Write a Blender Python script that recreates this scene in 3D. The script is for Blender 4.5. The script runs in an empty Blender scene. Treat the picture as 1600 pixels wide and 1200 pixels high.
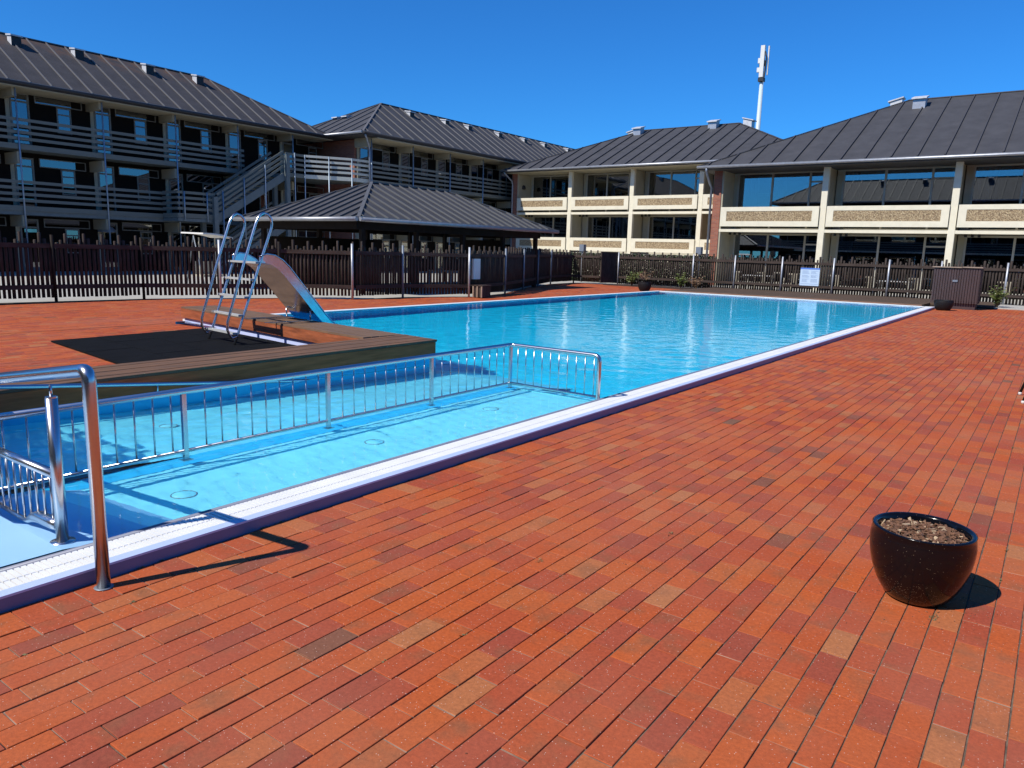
import bpy, math, random
import numpy as np
from mathutils import Vector, Matrix
random.seed(7)
rng = np.random.default_rng(11)
R = math.radians
sc = bpy.context.scene
COL = sc.collection

# ---------------------------------------------------------------- camera, sky, sun, exposure
cd = bpy.data.cameras.new('camera')
cam = bpy.data.objects.new('camera', cd)
COL.objects.link(cam)
sc.camera = cam
RM = Matrix(((0.8120, -0.1306, 0.5690), (0.5832, 0.1240, -0.8028), (0.0343, 0.9837, 0.1770)))
V1 = Vector((-840 - 800, -(345 - 600), -1172.)); V2 = Vector((1666 - 800, -(416 - 600), -1172.))
Yc = V2.normalized(); Xc = -V1.normalized(); Xc = (Xc - Yc * Xc.dot(Yc)).normalized(); Zc = Xc.cross(Yc)
RM = Matrix((Xc, Yc, Zc))
cam.matrix_world = Matrix.Translation((0, 0, 1.65)) @ RM.to_4x4()
cd.sensor_width = 36; cd.lens = 1172 / 1600 * 36
cd.clip_start = 0.05; cd.clip_end = 2000
sc.render.resolution_x = 1024; sc.render.resolution_y = 768

SUN_EL = R(47); SUN_AZ = math.atan2(-0.34, -0.91)
w = bpy.data.worlds.new('World'); sc.world = w; w.use_nodes = True
nt = w.node_tree
sky = nt.nodes.new('ShaderNodeTexSky'); sky.sky_type = 'NISHITA'; sky.sun_disc = False
sky.sun_elevation = SUN_EL; sky.sun_rotation = SUN_AZ % (2 * math.pi)
sky.air_density = 1.0; sky.dust_density = 0.0; sky.ozone_density = 6.0; sky.altitude = 0
bg = nt.nodes['Background']; bg.inputs['Strength'].default_value = 0.10
hs = nt.nodes.new('ShaderNodeMix'); hs.data_type = 'RGBA'; hs.blend_type = 'MULTIPLY'; hs.inputs[0].default_value = 1.0
hs.inputs[7].default_value = (0.22, 0.80, 1.38, 1)
nt.links.new(sky.outputs[0], hs.inputs[6]); nt.links.new(hs.outputs[2], bg.inputs['Color'])

sd = bpy.data.lights.new('sun', 'SUN'); sd.energy = 5.0; sd.angle = R(0.5); sd.color = (1.0, 0.95, 0.87)
sun = bpy.data.objects.new('sun', sd); COL.objects.link(sun)
tosun = Vector((-0.34 / 0.9714 * math.cos(SUN_EL), -0.91 / 0.9714 * math.cos(SUN_EL), math.sin(SUN_EL)))
sun.rotation_euler = tosun.to_track_quat('Z', 'Y').to_euler(); sun.location = (0, 0, 30)
sd.cycles.is_caustics_light = True

vs = sc.view_settings
vs.view_transform = 'Standard'; vs.look = 'None'; vs.exposure = 0.08; vs.gamma = 1.0
sc.cycles.use_denoising = True
sc.cycles.max_bounces = 8; sc.cycles.diffuse_bounces = 3; sc.cycles.glossy_bounces = 4
sc.cycles.transmission_bounces = 6; sc.cycles.transparent_max_bounces = 12
sc.cycles.sample_clamp_indirect = 6; sc.cycles.sample_clamp_direct = 0

# ---------------------------------------------------------------- materials
MATS = {}
def mat(name, col, rough=0.6, metal=0.0, spec=0.5, var=0.0, scale=6.0, col2=None, bump=0.0, bscale=40.0, stretch=(1, 1, 1), detail=5):
    m = bpy.data.materials.new(name); m.use_nodes = True
    n = m.node_tree.nodes; l = m.node_tree.links
    b = n['Principled BSDF']
    b.inputs['Base Color'].default_value = (*col, 1); b.inputs['Roughness'].default_value = rough
    b.inputs['Metallic'].default_value = metal; b.inputs['Specular IOR Level'].default_value = spec
    tc = n.new('ShaderNodeTexCoord'); mp = n.new('ShaderNodeMapping'); mp.inputs['Scale'].default_value = stretch
    l.new(tc.outputs['Object'], mp.inputs[0])
    if var > 0:
        t = n.new('ShaderNodeTexNoise'); t.inputs['Scale'].default_value = scale; t.inputs['Detail'].default_value = detail
        t.inputs['Roughness'].default_value = 0.65
        l.new(mp.outputs[0], t.inputs['Vector'])
        r = n.new('ShaderNodeMapRange'); r.inputs[1].default_value = 0.3; r.inputs[2].default_value = 0.7
        l.new(t.outputs['Fac'], r.inputs[0])
        mx = n.new('ShaderNodeMix'); mx.data_type = 'RGBA'
        c2 = col2 or tuple(c * (1 - var) for c in col)
        mx.inputs[6].default_value = (*col, 1); mx.inputs[7].default_value = (*c2, 1)
        l.new(r.outputs[0], mx.inputs[0]); l.new(mx.outputs[2], b.inputs['Base Color'])
    if bump > 0:
        t2 = n.new('ShaderNodeTexNoise'); t2.inputs['Scale'].default_value = bscale; t2.inputs['Detail'].default_value = 4
        l.new(mp.outputs[0], t2.inputs['Vector'])
        bp = n.new('ShaderNodeBump'); bp.inputs['Strength'].default_value = bump; bp.inputs['Distance'].default_value = 0.01
        l.new(t2.outputs['Fac'], bp.inputs['Height']); l.new(bp.outputs[0], b.inputs['Normal'])
    MATS[name] = m
    return m

mat('roof_felt', (0.058, 0.057, 0.061), 0.75, var=0.35, scale=1.3, bump=0.6, bscale=60)
mat('roof_felt_warm', (0.052, 0.048, 0.050), 0.78, var=0.4, scale=1.5, bump=0.6, bscale=60)
mat('seam', (0.055, 0.052, 0.053), 0.6)  # as dark as the felt: the seams' shadow side put into the colour
mat('seam_sunlit', (0.125, 0.120, 0.120), 0.6)  # paler copy for roofs whose seams catch sun, sunlight put into the colour
mat('seam_half_lit', (0.10, 0.10, 0.10), 0.6)  # painted halfway between the sunlit and the shaded seam tone
mat('gutter_shaded', (0.045, 0.045, 0.050), 0.6, spec=.3)  # darker copy of the zinc gutter, shade of the eaves painted in
mat('gutter_lip', (0.22, 0.24, 0.26), 0.5)
mat('zinc', (0.42, 0.43, 0.45), 0.42, metal=0.55, var=0.25, scale=5)
mat('galvanised', (0.50, 0.52, 0.55), 0.45, metal=0.5, var=0.25, scale=12)
mat('vent_metal', (0.62, 0.63, 0.64), 0.5, metal=0.0, var=0.3, scale=6)
mat('vent_dark', (0.02, 0.02, 0.022), 0.6)
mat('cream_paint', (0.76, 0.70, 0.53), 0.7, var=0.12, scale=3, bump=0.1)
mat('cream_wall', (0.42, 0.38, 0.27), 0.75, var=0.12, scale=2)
mat('rail_board_shaded', (0.17, 0.18, 0.155), 0.7, var=0.2, scale=3, stretch=(1, .3, 4))  # shaded copy of the pale boards, gallery shade put into the colour
mat('rail_board_sunlit', (0.62, 0.60, 0.50), 0.7, var=0.12, scale=3)  # sunlit copy of the same boards, for the stretch the sun strikes
mat('steel_green', (0.15, 0.18, 0.18), 0.55, var=0.2, scale=5)
mat('steel_pole', (0.30, 0.38, 0.46), 0.4, metal=0.4, var=0.2)
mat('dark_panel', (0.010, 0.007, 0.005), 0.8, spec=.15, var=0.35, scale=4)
mat('window_frame', (0.20, 0.20, 0.18), 0.6, var=0.15)
mat('window_frame_light', (0.42, 0.40, 0.33), 0.6, var=0.15)
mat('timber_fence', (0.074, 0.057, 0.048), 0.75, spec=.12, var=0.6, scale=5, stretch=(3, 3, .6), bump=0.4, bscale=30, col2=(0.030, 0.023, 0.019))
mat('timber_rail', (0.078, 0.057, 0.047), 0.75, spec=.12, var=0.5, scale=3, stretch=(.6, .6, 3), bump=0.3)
mat('wood_top', (0.22, 0.115, 0.062), 0.65, spec=.12, var=0.55, scale=3.2, stretch=(4, .5, 1), bump=0.3, bscale=20, col2=(0.10, 0.068, 0.050))
mat('wood_top_x', (0.22, 0.135, 0.085), 0.65, spec=.12, var=0.5, scale=3.2, stretch=(.5, 4, 1), bump=0.3, bscale=20, col2=(0.13, 0.085, 0.058))
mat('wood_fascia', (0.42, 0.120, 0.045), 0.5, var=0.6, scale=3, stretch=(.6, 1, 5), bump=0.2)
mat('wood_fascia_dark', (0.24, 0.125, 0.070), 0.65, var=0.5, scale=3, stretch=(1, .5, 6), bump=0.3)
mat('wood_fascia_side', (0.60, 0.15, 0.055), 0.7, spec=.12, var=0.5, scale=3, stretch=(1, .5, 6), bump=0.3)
mat('wood_deck', (0.125, 0.088, 0.066), 0.7, spec=.12, var=0.45, scale=2.2, stretch=(.4, 4, 1), bump=0.3)
mat('rubber', (0.010, 0.011, 0.013), 0.95, spec=.08, var=0.3, scale=3, bump=0.8, bscale=160)
mat('gutter_blue', (0.50, 0.60, 0.82), 0.35, var=0.08, scale=2)
mat('gutter_side', (0.15, 0.18, 0.32), 0.4, var=0.15, scale=3)
mat('grating', (0.86, 0.86, 0.84), 0.45, var=0.12, scale=4)
mat('slot_dark', (0.06, 0.07, 0.09), 0.6)
mat('gutter_grey', (0.20, 0.22, 0.30), 0.45, var=0.2, scale=9)
mat('stainless', (0.62, 0.62, 0.64), 0.24, metal=1.0, var=0.1, scale=30, stretch=(1, 1, 12))
mat('stainless_chute', (0.70, 0.70, 0.70), 0.17, metal=1.0, var=0.2, scale=8, bump=0.02, bscale=6)
mat('plastic_step', (0.45, 0.46, 0.45), 0.5, var=0.2)
mat('glaze', (0.004, 0.004, 0.006), 0.14, spec=0.30, var=0.3, scale=6)
mat('glaze_brown', (0.020, 0.010, 0.007), 0.16, spec=0.6, var=0.5, scale=7)
mat('plastic_black', (0.010, 0.010, 0.011), 0.6, spec=.25)
mat('soil', (0.06, 0.033, 0.020), 0.95, var=0.6, scale=30, bump=1.0, bscale=90)
mat('bark', (0.24, 0.115, 0.060), 0.85, var=0.6, scale=40, col2=(0.06, 0.028, 0.016))
mat('bark_pale', (0.50, 0.36, 0.22), 0.85, var=0.3, scale=25)
mat('leaf', (0.10, 0.17, 0.035), 0.6, var=0.4, scale=9, col2=(0.20, 0.22, 0.06))
mat('leaf_dry', (0.26, 0.20, 0.10), 0.7, var=0.4, scale=9, col2=(0.32, 0.16, 0.10))
mat('leaf_dark', (0.022, 0.040, 0.012), 0.6, var=0.5, scale=9, col2=(0.04, 0.06, 0.016))
mat('moss', (0.13, 0.13, 0.045), 0.8, var=.5, scale=60, col2=(0.20, 0.14, 0.07))
mat('stem', (0.16, 0.10, 0.05), 0.8)
mat('cabinet_wood', (0.060, 0.034, 0.034), 0.6, var=0.3, scale=3, stretch=(3, 3, .5))
mat('cabinet_top', (0.34, 0.25, 0.18), 0.65, var=0.3, scale=3)
mat('white_plastic', (0.70, 0.70, 0.66), 0.4, var=0.08)
mat('beige_plastic', (0.52, 0.47, 0.36), 0.45, var=0.15)
mat('sign_blue', (0.10, 0.22, 0.62), 0.4)
mat('sign_face', (0.52, 0.66, 0.82), 0.35, var=0.06)
mat('sign_ink', (0.30, 0.40, 0.55), 0.5)
mat('curtain', (0.42, 0.43, 0.44), 0.9, var=0.4, scale=8, stretch=(8, 1, .2))
mat('curtain_dark', (0.05, 0.05, 0.075), 0.9, var=0.4, scale=8, stretch=(8, 1, .2))
mat('interior', (0.05, 0.045, 0.04), 0.9)
mat('concrete', (0.46, 0.44, 0.38), 0.85, var=0.2, scale=0.8, bump=0.3)
mat('gravel', (0.52, 0.49, 0.43), 0.9, var=0.4, scale=14, bump=1.0, bscale=60)
mat('gazebo_wood', (0.030, 0.022, 0.018), 0.7, spec=.12, var=0.4, scale=3)
mat('mast_paint', (0.55, 0.64, 0.66), 0.4, var=0.1)
mat('antenna_paint', (0.72, 0.70, 0.64), 0.45, var=0.08)
mat('cable_black', (0.015, 0.015, 0.015), 0.5)
mat('downpipe', (0.30, 0.34, 0.40), 0.4, metal=0.5, var=0.2)
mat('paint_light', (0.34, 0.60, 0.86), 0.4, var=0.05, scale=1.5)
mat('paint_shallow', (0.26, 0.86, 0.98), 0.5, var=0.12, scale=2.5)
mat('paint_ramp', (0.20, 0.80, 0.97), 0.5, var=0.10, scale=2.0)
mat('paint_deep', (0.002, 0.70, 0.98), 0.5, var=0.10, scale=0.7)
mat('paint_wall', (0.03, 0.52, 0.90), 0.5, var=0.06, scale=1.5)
mat('joint_sand', (0.050, 0.034, 0.024), 0.95, var=0.5, scale=16, col2=(0.22, 0.16, 0.11), detail=8)
mat('head_sand', (0.46, 0.30, 0.20), 0.95, var=0.75, scale=5, col2=(0.10, 0.055, 0.035))
mat('lavender', (0.56, 0.64, 0.95), 0.5, var=.1)
mat('lamp_grey', (0.20, 0.23, 0.27), 0.5, metal=0.3)
mat('canopy_white', (0.78, 0.76, 0.70), 0.7, var=0.06)

def dusty(name):
    # dried splash specks low on the glazed pot
    m = MATS[name]; n = m.node_tree.nodes; l = m.node_tree.links; b = n['Principled BSDF']
    tc = n.new('ShaderNodeTexCoord'); v = n.new('ShaderNodeTexVoronoi'); v.inputs['Scale'].default_value = 230
    l.new(tc.outputs['Object'], v.inputs['Vector'])
    sp = n.new('ShaderNodeSeparateXYZ'); l.new(tc.outputs['Object'], sp.inputs[0])
    mz = n.new('ShaderNodeMapRange'); mz.inputs[1].default_value = .02; mz.inputs[2].default_value = .15; mz.inputs[3].default_value = .52; mz.inputs[4].default_value = .02
    l.new(sp.outputs[2], mz.inputs[0])
    lt = n.new('ShaderNodeMath'); lt.operation = 'LESS_THAN'; sc_ = n.new('ShaderNodeSeparateColor'); l.new(v.outputs['Color'], sc_.inputs[0])
    l.new(sc_.outputs[0], lt.inputs[0]); l.new(mz.outputs[0], lt.inputs[1])
    l2 = n.new('ShaderNodeMath'); l2.operation = 'LESS_THAN'; l2.inputs[1].default_value = .30; l.new(v.outputs['Distance'], l2.inputs[0])
    mm = n.new('ShaderNodeMath'); mm.operation = 'MULTIPLY'; l.new(lt.outputs[0], mm.inputs[0]); l.new(l2.outputs[0], mm.inputs[1])
    src = b.inputs['Base Color'].links[0].from_socket
    mx = n.new('ShaderNodeMix'); mx.data_type = 'RGBA'; mx.inputs[7].default_value = (.20, .15, .10, 1); l.new(mm.outputs[0], mx.inputs[0]); l.new(src, mx.inputs[6]); l.new(mx.outputs[2], b.inputs['Base Color'])
dusty('glaze')
def lichen(name, z0, z1):
    # rusty lichen that thickens towards the ridge
    m = MATS[name]; n = m.node_tree.nodes; l = m.node_tree.links; b = n['Principled BSDF']
    tc = n.new('ShaderNodeTexCoord'); sp = n.new('ShaderNodeSeparateXYZ'); l.new(tc.outputs['Object'], sp.inputs[0])
    t = n.new('ShaderNodeTexNoise'); t.inputs['Scale'].default_value = 1.6; t.inputs['Detail'].default_value = 6; l.new(tc.outputs['Object'], t.inputs['Vector'])
    mz = n.new('ShaderNodeMapRange'); mz.inputs[1].default_value = z0; mz.inputs[2].default_value = z1; l.new(sp.outputs[2], mz.inputs[0])
    mt2 = n.new('ShaderNodeMapRange'); mt2.inputs[1].default_value = .42; mt2.inputs[2].default_value = .62; mt2.inputs[4].default_value = .75; l.new(t.outputs['Fac'], mt2.inputs[0])
    mm = n.new('ShaderNodeMath'); mm.operation = 'MULTIPLY'; l.new(mz.outputs[0], mm.inputs[0]); l.new(mt2.outputs[0], mm.inputs[1])
    src = b.inputs['Base Color'].links[0].from_socket
    mx = n.new('ShaderNodeMix'); mx.data_type = 'RGBA'; mx.inputs[7].default_value = (.14, .065, .030, 1); l.new(mm.outputs[0], mx.inputs[0]); l.new(src, mx.inputs[6]); l.new(mx.outputs[2], b.inputs['Base Color'])
lichen('roof_felt_warm', 10.3, 11.3)

def brick_wall_mat():
    m = bpy.data.materials.new('brick_wall'); m.use_nodes = True
    n = m.node_tree.nodes; l = m.node_tree.links; b = n['Principled BSDF']; b.inputs['Roughness'].default_value = 0.85
    tc = n.new('ShaderNodeTexCoord'); sp = n.new('ShaderNodeSeparateXYZ'); ad = n.new('ShaderNodeMath'); ad.operation = 'ADD'
    cb = n.new('ShaderNodeCombineXYZ'); l.new(tc.outputs['Object'], sp.inputs[0])
    l.new(sp.outputs[0], ad.inputs[0]); l.new(sp.outputs[1], ad.inputs[1]); l.new(ad.outputs[0], cb.inputs[0]); l.new(sp.outputs[2], cb.inputs[1])
    t = n.new('ShaderNodeTexBrick'); t.inputs['Scale'].default_value = 1; t.inputs['Brick Width'].default_value = .24
    t.inputs['Row Height'].default_value = .075; t.inputs['Mortar Size'].default_value = .008
    t.inputs['Color1'].default_value = (.36, .115, .06, 1); t.inputs['Color2'].default_value = (.26, .075, .045, 1); t.inputs['Mortar'].default_value = (.22, .17, .13, 1)
    l.new(cb.outputs[0], t.inputs['Vector']); l.new(t.outputs['Color'], b.inputs['Base Color'])
    MATS['brick_wall'] = m
brick_wall_mat()

def aggregate_mat():
    m = bpy.data.materials.new('aggregate'); m.use_nodes = True
    n = m.node_tree.nodes; l = m.node_tree.links; b = n['Principled BSDF']; b.inputs['Roughness'].default_value = 0.85
    tc = n.new('ShaderNodeTexCoord'); t = n.new('ShaderNodeTexVoronoi'); t.inputs['Scale'].default_value = 30
    l.new(tc.outputs['Object'], t.inputs['Vector'])
    r = n.new('ShaderNodeValToRGB'); e = r.color_ramp.elements
    e[0].position = 0; e[0].color = (.12, .08, .045, 1); e[1].position = 1; e[1].color = (.58, .46, .28, 1)
    e2 = r.color_ramp.elements.new(.45); e2.color = (.32, .23, .13, 1); e3 = r.color_ramp.elements.new(.75); e3.color = (.38, .28, .15, 1)
    sp = n.new('ShaderNodeSeparateColor'); l.new(t.outputs['Color'], sp.inputs[0]); l.new(sp.outputs[0], r.inputs[0])
    l.new(r.outputs[0], b.inputs['Base Color'])
    bp = n.new('ShaderNodeBump'); bp.inputs['Strength'].default_value = .8; bp.inputs['Distance'].default_value = .02
    l.new(t.outputs['Distance'], bp.inputs['Height']); l.new(bp.outputs[0], b.inputs['Normal'])
    MATS['aggregate'] = m
aggregate_mat()

def glass_mat(name, tint, refl):
    m = bpy.data.materials.new(name); m.use_nodes = True
    n = m.node_tree.nodes; l = m.node_tree.links
    n.remove(n['Principled BSDF'])
    tr = n.new('ShaderNodeBsdfTransparent'); tr.inputs[0].default_value = (*tint, 1)
    gl = n.new('ShaderNodeBsdfGlossy'); gl.inputs['Roughness'].default_value = 0.01; gl.inputs[0].default_value = (.9, .95, 1, 1)
    f = n.new('ShaderNodeFresnel'); f.inputs['IOR'].default_value = refl
    mx = n.new('ShaderNodeMixShader')
    l.new(f.outputs[0], mx.inputs[0]); l.new(tr.outputs[0], mx.inputs[1]); l.new(gl.outputs[0], mx.inputs[2])
    l.new(mx.outputs[0], n['Material Output'].inputs[0])
    MATS[name] = m
glass_mat('glass', (.55, .6, .62), 2.6)
glass_mat('glass_blue', (.25, .3, .35), 2.7)

def paver_mat():
    m = bpy.data.materials.new('clay_paver'); m.use_nodes = True
    n = m.node_tree.nodes; l = m.node_tree.links; b = n['Principled BSDF']
    b.inputs['Roughness'].default_value = 0.82; b.inputs['Specular IOR Level'].default_value = .22
    at = n.new('ShaderNodeAttribute'); at.attribute_name = 'tone'          # one random number per brick: its firing
    r = n.new('ShaderNodeValToRGB'); r.color_ramp.interpolation = 'LINEAR'
    stops = [(0, (.16, .080, .045)), (.015, (.27, .055, .030)), (.08, (.335, .064, .029)), (.30, (.375, .069, .024)), (.52, (.42, .080, .020)),
             (.84, (.455, .094, .020)), (.95, (.42, .110, .032)), (.985, (.41, .128, .043)), (1.0, (.40, .150, .055))]
    el = r.color_ramp.elements
    el[0].position = 0; el[0].color = (*stops[0][1], 1); el[1].position = 1; el[1].color = (*stops[-1][1], 1)
    for p, c in stops[1:-1]:
        e = el.new(p); e.color = (*c, 1)
    l.new(at.outputs['Fac'], r.inputs[0])
    tc = n.new('ShaderNodeTexCoord')
    # smoky end-firing patches, mottling
    t1 = n.new('ShaderNodeTexNoise'); t1.inputs['Scale'].default_value = 5.0; t1.inputs['Detail'].default_value = 4
    at2 = n.new('ShaderNodeAttribute'); at2.attribute_name = 'shift'
    add = n.new('ShaderNodeVectorMath'); add.operation = 'ADD'
    l.new(tc.outputs['Object'], add.inputs[0]); l.new(at2.outputs['Vector'], add.inputs[1]); l.new(add.outputs[0], t1.inputs['Vector'])
    mr = n.new('ShaderNodeMapRange'); mr.inputs[1].default_value = .54; mr.inputs[2].default_value = .74; mr.inputs[4].default_value = .62
    l.new(t1.outputs['Fac'], mr.inputs[0])
    m1 = n.new('ShaderNodeMix'); m1.data_type = 'RGBA'; m1.inputs[7].default_value = (.19, .088, .040, 1)
    l.new(mr.outputs[0], m1.inputs[0]); l.new(r.outputs[0], m1.inputs[6])
    t2 = n.new('ShaderNodeTexNoise'); t2.inputs['Scale'].default_value = 60; t2.inputs['Detail'].default_value = 8; t2.inputs['Roughness'].default_value = .75
    l.new(tc.outputs['Object'], t2.inputs['Vector'])
    mr2 = n.new('ShaderNodeMapRange'); mr2.inputs[1].default_value = .3; mr2.inputs[2].default_value = .7; mr2.inputs[3].default_value = .70; mr2.inputs[4].default_value = 1.26
    l.new(t2.outputs['Fac'], mr2.inputs[0])
    m2 = n.new('ShaderNodeMix'); m2.data_type = 'RGBA'; m2.blend_type = 'MULTIPLY'; m2.inputs[0].default_value = 1
    cc = n.new('ShaderNodeCombineColor'); [l.new(mr2.outputs[0], cc.inputs[i]) for i in range(3)]
    l.new(m1.outputs[2], m2.inputs[6]); l.new(cc.outputs[0], m2.inputs[7])
    # pale lime specks, small and scattered
    v = n.new('ShaderNodeTexVoronoi'); v.inputs['Scale'].default_value = 75; v.inputs['Randomness'].default_value = 1
    l.new(tc.outputs['Object'], v.inputs['Vector'])
    lt = n.new('ShaderNodeMapRange'); lt.inputs[1].default_value = .17; lt.inputs[2].default_value = .10; lt.inputs[3].default_value = 0; lt.inputs[4].default_value = 1
    l.new(v.outputs['Distance'], lt.inputs[0])
    sp = n.new('ShaderNodeSeparateColor'); l.new(v.outputs['Color'], sp.inputs[0])
    gt = n.new('ShaderNodeMath'); gt.operation = 'GREATER_THAN'; gt.inputs[1].default_value = .62; l.new(sp.outputs[0], gt.inputs[0])
    mm = n.new('ShaderNodeMath'); mm.operation = 'MULTIPLY'; l.new(lt.outputs[0], mm.inputs[0]); l.new(gt.outputs[0], mm.inputs[1])
    m3 = n.new('ShaderNodeMix'); m3.data_type = 'RGBA'; m3.inputs[7].default_value = (.66, .45, .36, 1)
    l.new(mm.outputs[0], m3.inputs[0]); l.new(m2.outputs[2], m3.inputs[6])
    # broad weathering: paler dusty zones
    t3 = n.new('ShaderNodeTexNoise'); t3.inputs['Scale'].default_value = .55; t3.inputs['Detail'].default_value = 5
    l.new(tc.outputs['Object'], t3.inputs['Vector'])
    mr3 = n.new('ShaderNodeMapRange'); t3.inputs['Roughness'].default_value = .68; mr3.inputs[1].default_value = .40; mr3.inputs[2].default_value = .72; mr3.inputs[4].default_value = .46
    l.new(t3.outputs['Fac'], mr3.inputs[0])
    m4 = n.new('ShaderNodeMix'); m4.data_type = 'RGBA'; m4.inputs[7].default_value = (.39, .145, .085, 1)
    l.new(mr3.outputs[0], m4.inputs[0]); l.new(m3.outputs[2], m4.inputs[6])
    l.new(m4.outputs[2], b.inputs['Base Color'])
    bp = n.new('ShaderNodeBump'); bp.inputs['Strength'].default_value = .35; bp.inputs['Distance'].default_value = .004
    l.new(t2.outputs['Fac'], bp.inputs['Height']); l.new(bp.outputs[0], b.inputs['Normal'])
    MATS['clay_paver'] = m
paver_mat()

def water_mat():
    m = bpy.data.materials.new('pool_water'); m.use_nodes = True
    n = m.node_tree.nodes; l = m.node_tree.links
    n.remove(n['Principled BSDF'])
    g = n.new('ShaderNodeBsdfGlass'); g.inputs['IOR'].default_value = 1.20; g.inputs['Roughness'].default_value = 0.0
    g.inputs['Color'].default_value = (.94, 1, 1, 1)
    tc = n.new('ShaderNodeTexCoord'); t = n.new('ShaderNodeTexNoise'); t.inputs['Scale'].default_value = 9; t.inputs['Detail'].default_value = 3
    l.new(tc.outputs['Object'], t.inputs['Vector'])
    bp = n.new('ShaderNodeBump'); bp.inputs['Strength'].default_value = .17; bp.inputs['Distance'].default_value = .016
    l.new(t.outputs['Fac'], bp.inputs['Height']); l.new(bp.outputs[0], g.inputs['Normal'])
    l.new(g.outputs[0], n['Material Output'].inputs[0])
    MATS['pool_water'] = m
water_mat()

# ---------------------------------------------------------------- mesh helpers
class MB:
    def __init__(s): s.v = []; s.f = []; s.m = []; s.ms = []; s.cur = 0; s.sm = []
    def use(s, name):
        if name not in s.ms: s.ms.append(name)
        s.cur = s.ms.index(name); return s
    def add(s, vs_, fs, smooth=False):
        o = len(s.v); s.v += [tuple(v) for v in vs_]
        for f in fs: s.f.append(tuple(i + o for i in f)); s.m.append(s.cur); s.sm.append(smooth)
        return s
    def box(s, x0, x1, y0, y1, z0, z1):
        if x0 > x1: x0, x1 = x1, x0
        if y0 > y1: y0, y1 = y1, y0
        v = [(x0, y0, z0), (x1, y0, z0), (x1, y1, z0), (x0, y1, z0), (x0, y0, z1), (x1, y0, z1), (x1, y1, z1), (x0, y1, z1)]
        return s.add(v, [(0, 3, 2, 1), (4, 5, 6, 7), (0, 1, 5, 4), (1, 2, 6, 5), (2, 3, 7, 6), (3, 0, 4, 7)])
    def bar(s, a, b, w_, h, up=(0, 0, 1), off=0.0):
        """rectangular bar from a to b, w_ wide sideways, h high along up, lifted by off"""
        a = Vector(a); b = Vector(b); d = (b - a).normalized(); u = Vector(up)
        sd_ = d.cross(u).normalized(); u = sd_.cross(d).normalized()
        p = []
        for e in (a, b):
            for i, j in ((-1, 0), (1, 0), (1, 1), (-1, 1)): p.append(e + sd_ * (i * w_ / 2) + u * (j * h + off))
        return s.add(p, [(3, 2, 1, 0), (4, 5, 6, 7), (0, 1, 5, 4), (1, 2, 6, 5), (2, 3, 7, 6), (3, 0, 4, 7)])
    def poly(s, pts, flip=False):
        i = list(range(len(pts)))
        return s.add(pts, [tuple(i[::-1] if flip else i)])
    def prism(s, pts, z0, z1):
        n = len(pts); v = [(x, y, z0) for x, y in pts] + [(x, y, z1) for x, y in pts]
        f = [tuple(range(n))[::-1], tuple(range(n, 2 * n))] + [(i, (i + 1) % n, n + (i + 1) % n, n + i) for i in range(n)]
        return s.add(v, f)
    def tube(s, path, r, seg=12, caps=True, smooth=True):
        P = [Vector(p) for p in path]; rings = []; n = len(P)
        rr = r if isinstance(r, (list, tuple)) else [r] * n
        T = [(P[min(i + 1, n - 1)] - P[max(i - 1, 0)]).normalized() for i in range(n)]
        up = Vector((0, 0, 1)) if abs(T[0].z) < .9 else Vector((1, 0, 0))
        u = (up - T[0] * up.dot(T[0])).normalized()
        v = []
        for i in range(n):
            u = (u - T[i] * u.dot(T[i])).normalized(); q = T[i].cross(u)
            for k in range(seg):
                a = 2 * math.pi * k / seg; v.append(P[i] + (u * math.cos(a) + q * math.sin(a)) * rr[i])
        f = [(i * seg + k, i * seg + (k + 1) % seg, (i + 1) * seg + (k + 1) % seg, (i + 1) * seg + k) for i in range(n - 1) for k in range(seg)]
        s.add(v, f, smooth)
        if caps:
            o = len(s.v) - n * seg
            s.f.append(tuple(o + k for k in range(seg))[::-1]); s.m.append(s.cur); s.sm.append(False)
            s.f.append(tuple(o + (n - 1) * seg + k for k in range(seg))); s.m.append(s.cur); s.sm.append(False)
        return s
    def lathe(s, prof, c=(0, 0), seg=40, smooth=True):
        v = []; n = len(prof)
        for r, z in prof:
            for k in range(seg):
                a = 2 * math.pi * k / seg; v.append((c[0] + r * math.cos(a), c[1] + r * math.sin(a), z))
        f = [(i * seg + k, i * seg + (k + 1) % seg, (i + 1) * seg + (k + 1) % seg, (i + 1) * seg + k) for i in range(n - 1) for k in range(seg)]
        return s.add(v, f, smooth)
    def build(s, name, material=None, parent=None, loc=None):
        """vertices are in world space unless loc is given; stored relative to the parent's base"""
        me = bpy.data.meshes.new(name)
        o_ = Vector((0, 0, 0))
        if parent is not None and loc is None: o_ = WL[parent.name]
        vv = s.v if o_.length == 0 else [(a - o_.x, b - o_.y, c - o_.z) for a, b, c in s.v]
        me.from_pydata(vv, [], s.f)
        names = s.ms if s.ms else [material]
        for k in names: me.materials.append(MATS[k])
        if len(names) > 1: me.polygons.foreach_set('material_index', s.m)
        me.polygons.foreach_set('use_smooth', s.sm)
        me.update()
        ob = bpy.data.objects.new(name, me); COL.objects.link(ob)
        if parent is not None: ob.parent = parent
        if loc is not None: ob.location = loc
        WL[ob.name] = (WL[parent.name] if parent is not None else Vector((0, 0, 0))) + Vector(loc or (0, 0, 0))
        return ob
WL = {}
def tag(o, label, cat, group=None, kind=None):
    if label: o['label'] = label
    if cat: o['category'] = cat
    if group: o['group'] = group
    if kind: o['kind'] = kind
    return o
def thing(name, label, cat, loc=(0, 0, 0), group=None):
    o = bpy.data.objects.new(name, None); COL.objects.link(o); o.location = loc; o.empty_display_size = .2
    WL[o.name] = Vector(loc)
    return tag(o, label, cat, group)
def struct(o): o['kind'] = 'structure'; return o
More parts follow.
